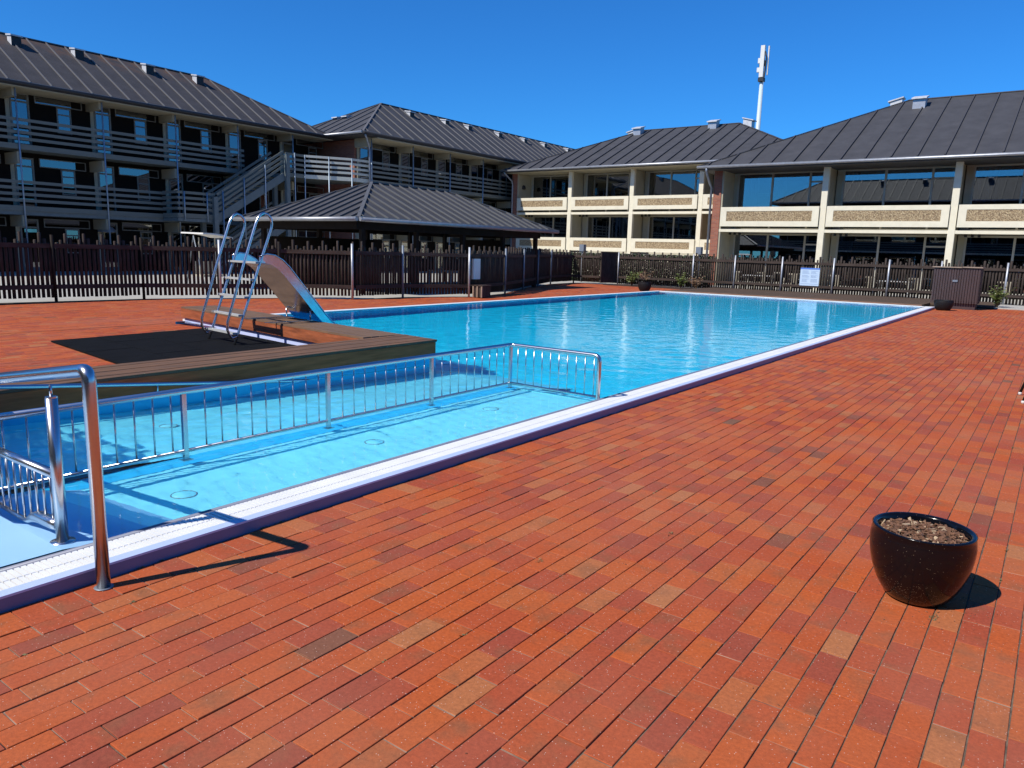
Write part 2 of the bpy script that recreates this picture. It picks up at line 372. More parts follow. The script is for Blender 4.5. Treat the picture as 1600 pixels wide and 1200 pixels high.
def cp(o, parent, loc):
    c = o.copy(); COL.objects.link(c); c.parent = parent; c.location = loc
    for ch in o.children:
        d = ch.copy(); COL.objects.link(d); d.parent = c
    return c
def copy_tree(o, parent=None):
    c = o.copy(); COL.objects.link(c); c.parent = parent
    for ch in list(o.children): copy_tree(ch, c)
    return c

# ================================================================ GROUND
mb = MB()
gx = [-900, -14.62, -7.62, -3.66, 900]; gy = [-900, -3.2, 8.5, 31.0, 900]
for i in range(4):
    for j in range(4):
        if (i == 1 and j == 2) or (i == 2 and j in (1, 2)): continue
        mb.poly([(gx[i], gy[j], -.007), (gx[i + 1], gy[j], -.007), (gx[i + 1], gy[j + 1], -.007), (gx[i], gy[j + 1], -.007)])
struct(mb.build('ground', 'joint_sand'))

# pale concrete yard beyond the fence
mb = MB()
fence_line = [(-21.5, -6), (-21.4, 7.6), (-21.3, 8.95), (-21.1, 11.2), (-20.1, 13.0), (-19.5, 14.75), (-17.95, 16.25), (-17.9, 18.35), (-16.75, 20.45),
              (-17.45, 23.4), (-20.2, 29.2), (-21.4, 32.6), (-21.8, 35.5), (-20.1, 35.6), (-19.75, 36.8)]
pts = [(x, y, .004) for x, y in fence_line] + [(12, 36.8, .004), (12, 44, .004), (60, 120, .004), (-120, 120, .004), (-120, -6, .004)]
mb.poly(pts)
struct(mb.build('yard', 'concrete'))

# brick paving: every paver is real geometry
def pavers():
    L, W, gap = .25, .115, .0045
    rects = []
    def rows(x0, x1, y0, y1, keep=lambda x, y: True):
        x = x0
        while x + W <= x1 + 1e-6:
            y = y0 - rng.uniform(0, L)
            drift = rng.normal(0, .004)
            while y < y1:
                a, b = max(y, y0), min(y + L, y1)
                if b - a > .03 and keep(x + W / 2, (a + b) / 2): rects.append((x, x + W, a, b))
                y += L + drift * .2
            x += W
    y = -1.0
    while y < 31.2:                                    # cut header course against the pool kerb
        rects.append((-3.630, -3.407, y, y + .131)); y += .131
    rows(-3.407, 6.6, -1.0, 36.7, lambda x, y: not (x < -3.407))
    rows(-14.6 - W * 60, -14.55, -3, 36.3, lambda x, y: x > fx(y) )
    rows(-14.55, -7.9, -3, 8.6, lambda x, y: y < 7.9 - .13 * (x + 8))
    rows(-14.55, -14.2, 31.3, 36.7)
    A = np.array(rects); n = len(A)
    cx = (A[:, 0] + A[:, 1]) / 2; cy = (A[:, 2] + A[:, 3]) / 2
    hx = (A[:, 1] - A[:, 0]) / 2 - .0044 / 2; hy = (A[:, 3] - A[:, 2]) / 2 - .0050 / 2
    hx = hx * (1 - np.abs(rng.normal(0, .014, n))); hy = hy * (1 - np.abs(rng.normal(0, .004, n)))
    ang = rng.normal(0, .006, n); tx = rng.normal(0, .006, n); ty = rng.normal(0, .003, n); dz = rng.normal(0, .0009, n) - .001
    bv = .0014
    def ring(ix, iy, z):
        out = []
        for sx, sy in ((-1, -1), (1, -1), (1, 1), (-1, 1)):
            lx = sx * (hx - ix); ly = sy * (hy - iy)
            out.append(np.stack([cx + lx * np.cos(ang) - ly * np.sin(ang), cy + lx * np.sin(ang) + ly * np.cos(ang), z + dz + lx * tx + ly * ty], 1))
        return out
    V = np.stack(ring(bv, bv, 0.0) + ring(0, 0, -bv) + ring(0, 0, -.02), 1).reshape(-1, 3)
    q = []
    q.append((0, 1, 2, 3))
    for k in range(4):
        j = (k + 1) % 4; q.append((4 + k, 4 + j, j, k)); q.append((8 + k, 8 + j, 4 + j, 4 + k))
    q = np.array(q); F = (q[None] + (np.arange(n) * 12)[:, None, None]).reshape(-1, 4)
    me = bpy.data.meshes.new('brick_paving')
    me.vertices.add(len(V)); me.vertices.foreach_set('co', V.ravel())
    me.loops.add(F.size); me.loops.foreach_set('vertex_index', F.ravel().astype(np.int32))
    me.polygons.add(len(F)); me.polygons.foreach_set('loop_start', (np.arange(len(F)) * 4).astype(np.int32))
    me.update(calc_edges=True); me.polygons.foreach_set('use_smooth', np.zeros(len(F), dtype=bool))
    tone = rng.random(n)
    at = me.attributes.new('tone', 'FLOAT', 'POINT'); at.data.foreach_set('value', np.repeat(tone, 12))
    sh = rng.uniform(-40, 40, (n, 3)); at = me.attributes.new('shift', 'FLOAT_VECTOR', 'POINT'); at.data.foreach_set('vector', np.repeat(sh, 12, 0).ravel())
    me.materials.append(MATS['clay_paver'])
    o = bpy.data.objects.new('brick_paving', me); COL.objects.link(o); struct(o)
    # sand swept into the head joints
    sb = MB(); sb.use('head_sand'); near = A[(A[:, 1] > -8)]
    nn = len(near); x0, x1, y1 = near[:, 0] + .003, near[:, 1] - .003, near[:, 3]
    zz = -.0030 - np.abs(rng.normal(0, .0022, nn)); g = .0042
    V = np.stack([np.stack([x0, y1 - g, zz], 1), np.stack([x1, y1 - g, zz], 1), np.stack([x1, y1 + g, zz], 1), np.stack([x0, y1 + g, zz], 1)], 1).reshape(-1, 3)
    sb.v = V.tolist(); sb.f = [tuple(range(4 * k, 4 * k + 4)) for k in range(nn)]; sb.m = [0] * nn; sb.sm = [False] * nn
    struct(sb.build('joint_sand', 'head_sand'))
def fx(y):
    for (xa, ya), (xb, yb) in zip(fence_line, fence_line[1:]):
        if ya <= y <= yb and yb > ya: return xa + (xb - xa) * (y - ya) / (yb - ya) + .12
    return -30
pavers()

# ================================================================ POOL
def waves(X, Y, amp, comps):
    z = np.zeros_like(X)
    for kx, ky, ph, a in comps: z += a * np.sin(kx * X + ky * Y + ph)
    return z * amp
def wave_set(n, lmin, lmax, seed, bias=None):
    g = np.random.default_rng(seed); out = []
    for _ in range(n):
        lam = math.exp(g.uniform(math.log(lmin), math.log(lmax))); th = g.uniform(0, 2 * math.pi) if bias is None else g.normal(bias, .9)
        k = 2 * math.pi / lam; out.append((k * math.cos(th), k * math.sin(th), g.uniform(0, 6.28), lam ** 1.25))
    return out
WZ = .052
def water_sheet(x0, x1, y0, y1, step, comps, amp, mask=None):
    nx = int((x1 - x0) / step) + 1; ny = int((y1 - y0) / step) + 1
    xs = np.linspace(x0, x1, nx); ys = np.linspace(y0, y1, ny)
    X, Y = np.meshgrid(xs, ys)
    env = .65 + .35 * np.sin(X * .9 + 1.3 * np.sin(Y * .5)) * np.sin(Y * .7 + 1.1 * np.cos(X * .6))
    Z = WZ + waves(X, Y, amp, comps) * env
    V = np.stack([X, Y, Z], -1).reshape(-1, 3)
    i, j = np.meshgrid(np.arange(nx - 1), np.arange(ny - 1)); a = (j * nx + i).ravel()
    F = np.stack([a, a + 1, a + 1 + nx, a + nx], 1)
    return V, F
def norm_slope(c, target):
    sl = math.sqrt(sum((a * a) * (kx * kx + ky * ky) / 2 for kx, ky, ph, a in c)); return target / sl
comps = wave_set(90, .11, .45, 5); compd = wave_set(110, .16, .75, 6)
parts = [water_sheet(-7.40, -3.93, 1.50, 8.22, .016, comps, norm_slope(comps, .021)), water_sheet(-14.35, -3.93, 8.22, 30.75, .045, compd, norm_slope(compd, .021))]
V = np.concatenate([p[0] for p in parts]); F = np.concatenate([parts[0][1], parts[1][1] + len(parts[0][0])])
me = bpy.data.meshes.new('water'); me.vertices.add(len(V)); me.vertices.foreach_set('co', V.ravel())
me.loops.add(F.size); me.loops.foreach_set('vertex_index', F.ravel().astype(np.int32))
me.polygons.add(len(F)); me.polygons.foreach_set('loop_start', (np.arange(len(F)) * 4).astype(np.int32)); me.update(calc_edges=True)
me.polygons.foreach_set('use_smooth', np.ones(len(F), dtype=bool)); me.materials.append(MATS['pool_water'])
water = bpy.data.objects.new('water', me); COL.objects.link(water); struct(water)
water.cycles.is_caustics_caster = True

mb = MB(); DZ = -1.15
XL, XR, YF = -14.32, -3.97, 30.70
XA = -7.33
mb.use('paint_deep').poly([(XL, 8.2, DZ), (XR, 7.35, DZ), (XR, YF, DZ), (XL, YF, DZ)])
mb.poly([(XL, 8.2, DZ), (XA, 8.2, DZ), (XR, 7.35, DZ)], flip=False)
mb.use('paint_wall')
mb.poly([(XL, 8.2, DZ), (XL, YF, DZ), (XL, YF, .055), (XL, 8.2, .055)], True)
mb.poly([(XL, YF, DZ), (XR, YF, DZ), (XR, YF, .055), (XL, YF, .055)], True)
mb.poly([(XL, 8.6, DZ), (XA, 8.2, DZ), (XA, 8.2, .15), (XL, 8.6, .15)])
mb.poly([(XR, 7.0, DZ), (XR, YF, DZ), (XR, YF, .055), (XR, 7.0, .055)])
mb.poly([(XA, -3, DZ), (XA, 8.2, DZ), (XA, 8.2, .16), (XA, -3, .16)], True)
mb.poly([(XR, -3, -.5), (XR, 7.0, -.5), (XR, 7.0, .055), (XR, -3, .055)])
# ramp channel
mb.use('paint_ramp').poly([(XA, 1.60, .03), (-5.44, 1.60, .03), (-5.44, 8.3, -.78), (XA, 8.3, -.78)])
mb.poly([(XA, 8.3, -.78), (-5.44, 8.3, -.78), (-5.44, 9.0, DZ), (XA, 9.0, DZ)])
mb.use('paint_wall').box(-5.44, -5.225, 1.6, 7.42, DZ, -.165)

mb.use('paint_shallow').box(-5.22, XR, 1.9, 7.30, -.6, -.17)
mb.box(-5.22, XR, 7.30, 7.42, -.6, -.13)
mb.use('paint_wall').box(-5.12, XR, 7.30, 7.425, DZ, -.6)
# dry landing beside the ramp head
mb.use('paint_light')
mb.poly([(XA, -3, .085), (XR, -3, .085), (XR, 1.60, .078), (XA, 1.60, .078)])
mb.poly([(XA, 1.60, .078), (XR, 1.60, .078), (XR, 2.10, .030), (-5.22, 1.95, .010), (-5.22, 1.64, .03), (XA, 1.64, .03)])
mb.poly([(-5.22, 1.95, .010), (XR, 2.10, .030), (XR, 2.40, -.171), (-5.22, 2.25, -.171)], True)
basin = struct(mb.build('pool_basin'))
basin.cycles.is_caustics_receiver = True
for (x, y, z) in ((-4.63, 2.65, -.168), (-4.68, 4.45, -.168), (-4.75, 6.2, -.168), (-6.5, 3.6, -.205)):
    m = MB(); m.use('gutter_grey').tube([(x + .082 * math.cos(a), y + .082 * math.sin(a), z + .003) for a in np.linspace(0, 2 * math.pi, 25)], .0035, 6, caps=False)
    m.use('paint_shallow').lathe([(.0, z + .010), (.07, z + .007), (.08, z)], (x, y), 20)
    o = m.build('floor_inlet')
    tag(o, {(-4.63): 'round inlet cover on the shallow pool floor, nearest the tall handrail post', (-4.68): 'round inlet cover in the middle of the shallow pool floor',
            (-4.75): 'round inlet cover on the shallow floor nearest the corner of the pool railing', (-6.5): 'round inlet cover on the ramp floor beyond the pool railing'}[x], 'inlet cover', 'round inlet covers on the pool floor')
    o.cycles.is_caustics_receiver = True

# kerb with overflow grating, near side, plus slim kerbs round the deep basin
mb = MB()
mb.use('gutter_side').box(-3.70, -3.635, -3, 31.0, -.05, .062)
mb.use('gutter_blue').box(-3.70, -3.633, -3, 31.0, .0625, .074)
mb.use('slot_dark').box(-3.935, -3.70, -3, 31.0, .02, .045)
mb.use('gutter_grey').tube([(-3.955, -3, .050), (-3.955, 30.95, .050)], .026, 8)
struct(mb.build('pool_kerb'))
mb = MB(); y = -1.0
while y < 31.0:
    mb.box(-3.920, -3.802, y, y + .0215, .046, .0715); mb.box(-3.796, -3.701, y, y + .0215, .046, .0715); y += .0295
struct(mb.build('overflow_grating', 'grating'))
mb = MB()
mb.use('grating').box(XL - .24, XL, 8.5, 31.0, -.05, .075); mb.box(XL - .24, -3.70, 30.70, 31.0, -.05, .072)
struct(mb.build('far_pool_kerb'))

# timber deck behind the pool
mb = MB()
for i, y in enumerate(np.arange(31.05, 36.9, .145)):
    mb.box(-14.2, -4.1 if y < 33.2 else -2.0, y, y + .138, .03, .10 + .004 * ((i * 7) % 3))
mb.use('wood_deck'); mb.ms = ['wood_deck']
mb.use('wood_fascia_dark').box(-14.22, -4.08, 31.02, 31.045, .02, .12)
struct(mb.build('timber_deck'))
mb = MB(); mb.prism([(-2.0, 33.6), (8, 33.6), (8, 36.75), (-2.0, 36.75)], -.01, .03); struct(mb.build('gravel_bed', 'gravel'))
mb = MB(); mb.prism([(-19.6, 35.0), (-14.3, 35.0), (-14.3, 36.75), (-19.6, 36.75)], -.01, .02); struct(mb.build('planting_bed', 'soil'))

# ================================================================ ROOFS AND BUILDINGS
def ray_seam(m, a, b, w_=.045, h=.055, n=(0, 0, 1)): m.bar(a, b, w_, h, up=n)

def hip_roof(parent, x0, x1, y0, y1, ze, A, B, pitch, faces='xXyY', felt='roof_felt', start=0.0, seam_h=.06, gutters='', gz=.0, thick=.16, seam_w=.05, seam_mat='seam', gmat={}):
    """rect eave, ridge A->B (tuples x,y,z). faces: which slopes carry seams (x = low x side ...)"""
    A = Vector(A); B = Vector(B)
    c = {'00': Vector((x0, y0, ze)), '10': Vector((x1, y0, ze)), '11': Vector((x1, y1, ze)), '01': Vector((x0, y1, ze))}
    alongX = abs(A.x - B.x) > abs(A.y - B.y)
    m = MB()
    if alongX: F = {'y': [c['00'], c['10'], B, A], 'Y': [c['11'], c['01'], A, B], 'x': [c['01'], c['00'], A], 'X': [c['10'], c['11'], B]}
    else: F = {'x': [c['01'], c['00'], A, B], 'X': [c['10'], c['11'], B, A], 'y': [c['00'], c['10'], A], 'Y': [c['11'], c['01'], B]}
    for k, p in F.items(): m.poly(p)
    lo = [Vector((v.x, v.y, ze - thick)) for v in (c['00'], c['10'], c['11'], c['01'])]; hi = [c['00'], c['10'], c['11'], c['01']]
    for i in range(4): j = (i + 1) % 4; m.poly([lo[i], lo[j], hi[j], hi[i]])
    m.poly(lo, True)
    roof = m.build('roof', felt, parent)
    sm = MB()
    for k in faces:
        p = F[k]; e0, e1 = p[0], p[1]; nrm = (p[1] - p[0]).cross(p[2] - p[1]).normalized()
        d = (e1 - e0); Ln = d.length; d.normalize()
        # ridge end parameters along eave
        q = [(v - e0).dot(d) for v in p[2:]]; t1 = max(q); t0 = min(q)
        rp = p[2]; inn = (rp - e0) - d * (rp - e0).dot(d)
        t = start if start > 0 else pitch / 2
        while t < Ln - .15:
            f = 1.0
            if t < t0: f = t / t0
            elif t > t1: f = (Ln - t) / (Ln - t1)
            if f > .06:
                a = e0 + d * t + inn * .012; b = e0 + d * t + inn * (f * .992)
                sm.bar(a + nrm * .003, b + nrm * .003, seam_w, seam_h, up=nrm)
            t += pitch
    # ridge and hip cappings
    ends = {('00'): A, ('01'): A if alongX else B, ('10'): B if alongX else A, ('11'): B}
    for k, r_ in ends.items(): sm.bar(c[k] + Vector((0, 0, .004)), r_ + Vector((0, 0, .004)), .12, .045)
    sm.bar(A, B, .14, .05)
    sm.build('seam', seam_mat, roof)
    for k in gutters:
        g = MB(); a, b = {'y': (c['00'], c['10']), 'X': (c['10'], c['11']), 'x': (c['00'], c['01']), 'Y': (c['01'], c['11'])}[k]
        off = {'y': Vector((0, -.07, 0)), 'X': Vector((.07, 0, 0)), 'x': Vector((-.07, 0, 0)), 'Y': Vector((0, .07, 0))}[k]
        z = Vector((0, 0, -.035))
        g.use(gmat.get(k, 'zinc')).tube([a + off + z, b + off + z], .075, 8); g.use('gutter_lip' if k in gmat else 'zinc').bar(a + off + Vector((0, 0, .022)), b + off + Vector((0, 0, .022)), .12, .018)
        g.build('gutter', None, parent)
    return roof

def roof_vent(roof, p, n, size=.44, front='vent_dark'):
    """boxy sheet-metal cowl standing on a slope at p, n = downhill direction"""
    m = MB(); n = Vector(n).normalized(); s_ = Vector((-n.y, n.x, 0)); p = Vector(p); h = size * (.52 if front == 'vent_dark' else .85)
    def P(a, b, z): return p + s_ * a * size / 2 + n * b * size / 2 + Vector((0, 0, z))
    v = [P(-1, -1, -.2), P(1, -1, -.2), P(1, 1, -.45), P(-1, 1, -.45), P(-1, -1, h), P(1, -1, h), P(1, 1, h * .72), P(-1, 1, h * .72)]
    m.use('vent_metal').add(v, [(0, 3, 2, 1), (4, 5, 6, 7), (0, 1, 5, 4), (1, 2, 6, 5), (3, 0, 4, 7)])
    m.use(front).add(v, [(2, 3, 7, 6)])
    m.use('vent_metal')
    k = 1.22
    v = [P(-k, -k, h * 1.05), P(k, -k, h * 1.05), P(k, k * 1.15, h * .66), P(-k, k * 1.15, h * .66)]
    v2 = [q + Vector((0, 0, .07)) for q in v]
    m.add(v + v2, [(0, 3, 2, 1), (4, 5, 6, 7), (0, 1, 5, 4), (1, 2, 6, 5), (2, 3, 7, 6), (3, 0, 4, 7)])
    m.build('roof_vent', None, roof)

# ---------------- left wing (three storeys, access galleries facing the pool)
PX = -39.0; WX = -40.4; PITCH = 3.78; Y0L = 15.3 - PITCH * 4
left = thing('hotel_wing', 'long three-storey wing at the far left with slatted walkways, dark hipped roof and outside staircase', 'building', (-43, 14, 0))
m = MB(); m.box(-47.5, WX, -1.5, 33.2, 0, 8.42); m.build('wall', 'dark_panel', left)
rL = hip_roof(left, -48.4, -38.6, -2.6, 33.35, 8.42, (-43.2, 3.5, 11.35), (-43.2, 27.3, 11.35), .90, faces='X', felt='roof_felt_warm', gutters='X', seam_mat='seam_sunlit', gmat={'X': 'gutter_shaded'})
for y in (9.8, 13.2, 16.8, 19.7, 23.4, 26.4): roof_vent(rL, (-42.35, y, 10.95), (1, 0, 0))
# reusable parts, modelled at the origin (x = distance out of the wall, y along it, z from the floor)
def proto(name, fn, subs):
    m = MB(); fn(m); o = m.build(name, None, left, loc=(0, 0, 0)); 
    for sn, sf in subs:
        s = MB(); sf(s); s.build(sn, None, o, loc=(0, 0, 0))
    return o
def f_door(m):
    m.use('window_frame')
    for (a, b, c_, d) in ((.28, .36, 0, 2.5), (1.02, 1.10, 0, 2.5), (.36, 1.02, 2.42, 2.5), (.36, 1.02, 2.06, 2.14), (.36, 1.02, 0, .22)):
        m.box(.005, .07, a, b, c_, d)
def f_doorpane(m): m.use('glass_blue').box(.02, .035, .36, 1.02, .22, 2.06); m.box(.02, .035, .36, 1.02, 2.14, 2.42)
def f_win(m):
    m.use('window_frame')
    for (a, b, c_, d) in ((2.30, 2.36, .9, 2.1), (2.90, 2.96, .9, 2.1), (2.36, 2.90, 2.04, 2.1), (2.36, 2.90, 1.74, 1.80), (2.36, 2.90, .9, .96)):
        m.box(.005, .06, a, b, c_, d)
def f_winpane(m): m.use('glass_blue').box(.02, .035, 2.36, 2.90, .96, 1.74); m.box(.02, .035, 2.36, 2.90, 1.80, 2.04)
def f_cl(m):
    m.use('window_frame')
    for (a, b, c_, d) in ((1.35, 3.5, 2.50, 2.54), (1.35, 3.5, 2.12, 2.16), (1.35, 1.39, 2.16, 2.5), (3.46, 3.5, 2.16, 2.5)): m.box(.005, .06, a, b, c_, d)
def f_clpane(m): m.use('glass_blue').box(.02, .035, 1.39, 3.0, 2.16, 2.50)
def f_fin(m): m.use('cream_wall').box(.0, 1.36, -.09, .09, 2.12, 2.62); m.box(.002, .05, .1, .27, 0, 2.52)
p_door = proto('door', f_door, [('pane', f_doorpane)]); p_win = proto('window', f_win, [('pane', f_winpane)])
p_cl = proto('clerestory_window', f_cl, [('pane', f_clpane)]); p_fin = proto('beam', f_fin, [])
def gallery(bld, xw, ys, floors, skip=()):
    base = WL[bld.name]
    for y in ys:
        for fz in floors:
            if (y, fz) in skip: continue
            for pr in (p_door, p_win, p_cl, p_fin):
                c = cp(pr, bld, Vector((xw, y, fz)) - base)
ysL = [Y0L + PITCH * k for k in range(1, 9)]
FL = (0.0, 2.83, 5.75)
gallery(left, WX, ysL, FL)
def slab(bld, x0, x1, y0, y1, z, name='walkway'):
    m = MB(); m.use('steel_green').box(x0, x1 - .03, y0, y1, z - .18, z); m.build(name, None, bld)
slab(left, WX, PX, -1.5, 33.6, 5.74); slab(left, WX, PX, -1.5, 33.6, 2.82)
mm_ = MB(); mm_.use('cream_wall').box(-40.4, -38.65, -1.5, 33.3, 8.22, 8.27); mm_.build('soffit', None, left)
def railing(bld, pts, ztop, mname='rail_board_shaded', name='balustrade', slabband=True):
    m = MB(); m.use(mname)
    for (a, b) in zip(pts, pts[1:]):
        za = a[2] if len(a) > 2 else 0; zb = b[2] if len(b) > 2 else 0
        for k in range(4):
            m.bar((a[0], a[1], ztop + za - .13 - .275 * k), (b[0], b[1], ztop + zb - .13 - .275 * k), .035, .135)
        if slabband: m.bar((a[0], a[1], ztop + za - 1.36), (b[0], b[1], ztop + zb - 1.36), .05, .23)
    return m.build(name, None, bld)
railing(left, [(PX, -1.5), (PX, 27.0)], 6.92); railing(left, [(PX, -1.5), (PX, 22.2)], 4.18)
for y in [Y0L + PITCH * k for k in range(1, 9)]:
    if 23 < y < 31: continue
    m = MB(); m.use('steel_pole').tube([(PX + .06, y, 0), (PX + .06, y, 8.2)], .038, 8); m.build('post', None, left)
for y in (26.6, 30.4):
    m = MB(); m.use('steel_pole').tube([(PX + .06, y, 5.6), (PX + .06, y, 8.2)], .038, 8); m.build('post', None, left)
m = MB(); m.use('lamp_grey').lathe([(.42, 0), (.40, .10), (.30, .24), (.14, .33), (0, .35)], (-39.9, 19.4), 20); 
for i in range(len(m.v)): m.v[i] = (m.v[i][0], m.v[i][1], m.v[i][2] + 2.0)
m.build('door_hood', None, left)

# outside staircase
SX = -37.55
st = thing('outside_staircase', 'grey-green steel outside staircase with slatted sides climbing the left wing behind the slide', 'staircase', (SX, 26, 0))
def flight(y0, z0, y1, z1, x):
    railing(st, [(x, y0, z0), (x, y1, z1)], 1.27 + .12, name='balustrade', slabband=False)
    m = MB(); m.use('steel_green').bar((x, y0 - .1, z0 - .25), (x, y1 + .1, z1 - .25), .06, .42); m.build('stringer', None, st)
flight(24.25, 2.86, 28.65, 5.62, SX); flight(24.25, 2.86, 28.65, 5.62, SX - 1.15)
flight(24.25, 0.0, 28.65, 2.76, SX); flight(24.25, 0.0, 28.65, 2.76, SX - 1.15)
m = MB(); m.use('steel_green')
for z0 in (0.0, 2.86):
    for k in range(15):
        t = (k + .5) / 15; m.box(SX - 1.12, SX - .03, 24.25 + 4.4 * t - .14, 24.25 + 4.4 * t + .14, z0 + 2.76 * t - .02, z0 + 2.76 * t + .03)
m.build('tread', None, st)
for b6 in ((21.95, 24.25, 2.68, 2.84), (28.65, 30.18, 2.62, 2.80)): MB().use('steel_green').box(-39.0, SX, *b6).build('landing', None, st)
m = MB(); m.use('steel_green').box(-39.0, SX, 28.65, 30.2, 5.56, 5.74)
m.prism([(-39.0, 30.2), (SX, 30.2), (-36.1, 32.5), (-36.0, 34.0), (-37.4, 34.0), (-39.0, 33.6)], 5.56, 5.74); m.build('landing', None, st)
railing(st, [(SX - 1.4, 21.95), (SX, 21.95), (SX, 24.1)], 4.22, name='balustrade')
railing(st, [(SX, 28.75), (SX, 30.1)], 6.92, name='balustrade')
railing(st, [(SX, 30.1), (-36.1, 32.5), (-36.0, 34.0)], 6.92, 'rail_board_sunlit', name='balustrade')
for (x, y, z) in ((SX, 24.05, 4.05), (SX, 28.80, 6.78), (SX - 1.2, 28.8, 5.5), (SX - 1.2, 24.05, 2.7)):
    m = MB(); m.use('steel_green').box(x - .02, x + .20, y - .12, y + .12, 0, z); m.build('column', None, st)
for (x, y, z0, z) in ((SX, 22.3, 2.7, 4.22), (SX, 23.6, 2.7, 4.22), (SX, 24.55, 0, 4.4), (SX, 25.9, 0, 5.2), (SX, 27.3, 0, 6.05), (SX + .02, 29.35, 0, 6.95), (SX, 30.1, 0, 6.9), (-36.8, 31.3, 0, 6.9), (-36.1, 32.5, 0, 6.9)):
    m = MB(); m.use('steel_pole').tube([(x + .07, y, z0), (x + .07, y, z)], .035, 8); m.build('post', None, st)

# ---------------- middle wing
mid = thing('hotel_wing', 'three-storey wing behind the pavilion with slatted walkways and a row of roof vents', 'building', (-40, 45, 0))
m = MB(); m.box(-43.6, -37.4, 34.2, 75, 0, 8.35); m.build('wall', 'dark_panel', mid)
m = MB(); m.use('brick_wall').box(-43.4, -37.45, 34.0, 34.19, 0, 8.3); m.build('end_wall', None, mid)
rM = hip_roof(mid, -44.1, -35.3, 32.74, 76, 8.5, (-39.7, 38.5, 11.4), (-39.7, 70, 11.4), 1.0, faces='Xy', felt='roof_felt', gutters='Xy', seam_mat='seam_sunlit', gmat={'X': 'gutter_shaded'})
for y in (40.6, 44.4, 47.1, 51.0, 54.6, 57.7, 61.6): roof_vent(rM, (-38.95, y, 10.9), (1, 0, 0))
for x in (-41.3, -40.35): roof_vent(rM, (x, 36.0, 10.0), (0, -1, 0))
ysM = [34.05 + 3.75 * k for k in range(8)]
gallery(mid, -37.4, ysM, FL)
slab(mid, -37.4, -36.0, 34.0, 70, 5.74); slab(mid, -37.4, -36.0, 34.0, 70, 2.82)
mm_ = MB(); mm_.use('cream_wall').box(-37.4, -35.35, 34.0, 70, 8.26, 8.31); mm_.box(-37.4, -36.05, 34.0, 34.15, 7.8, 8.25); mm_.build('soffit', None, mid)
railing(mid, [(-36.0, 34.0), (-36.0, 66)], 6.92); railing(mid, [(-36.0, 34.0), (-36.0, 66)], 4.18)
for y in ysM:
    m = MB(); m.use('steel_pole').tube([(-35.94, y, 0), (-35.94, y, 8.3)], .042, 8); m.build('post', None, mid)
m = MB(); m.use('downpipe').tube([(-35.3, 32.9, 8.35), (-35.4, 33.1, 8.2), (-35.85, 33.75, 7.8), (-35.85, 33.8, 7.5), (-35.85, 33.8, 0)], .06, 8); m.build('downpipe', None, mid)

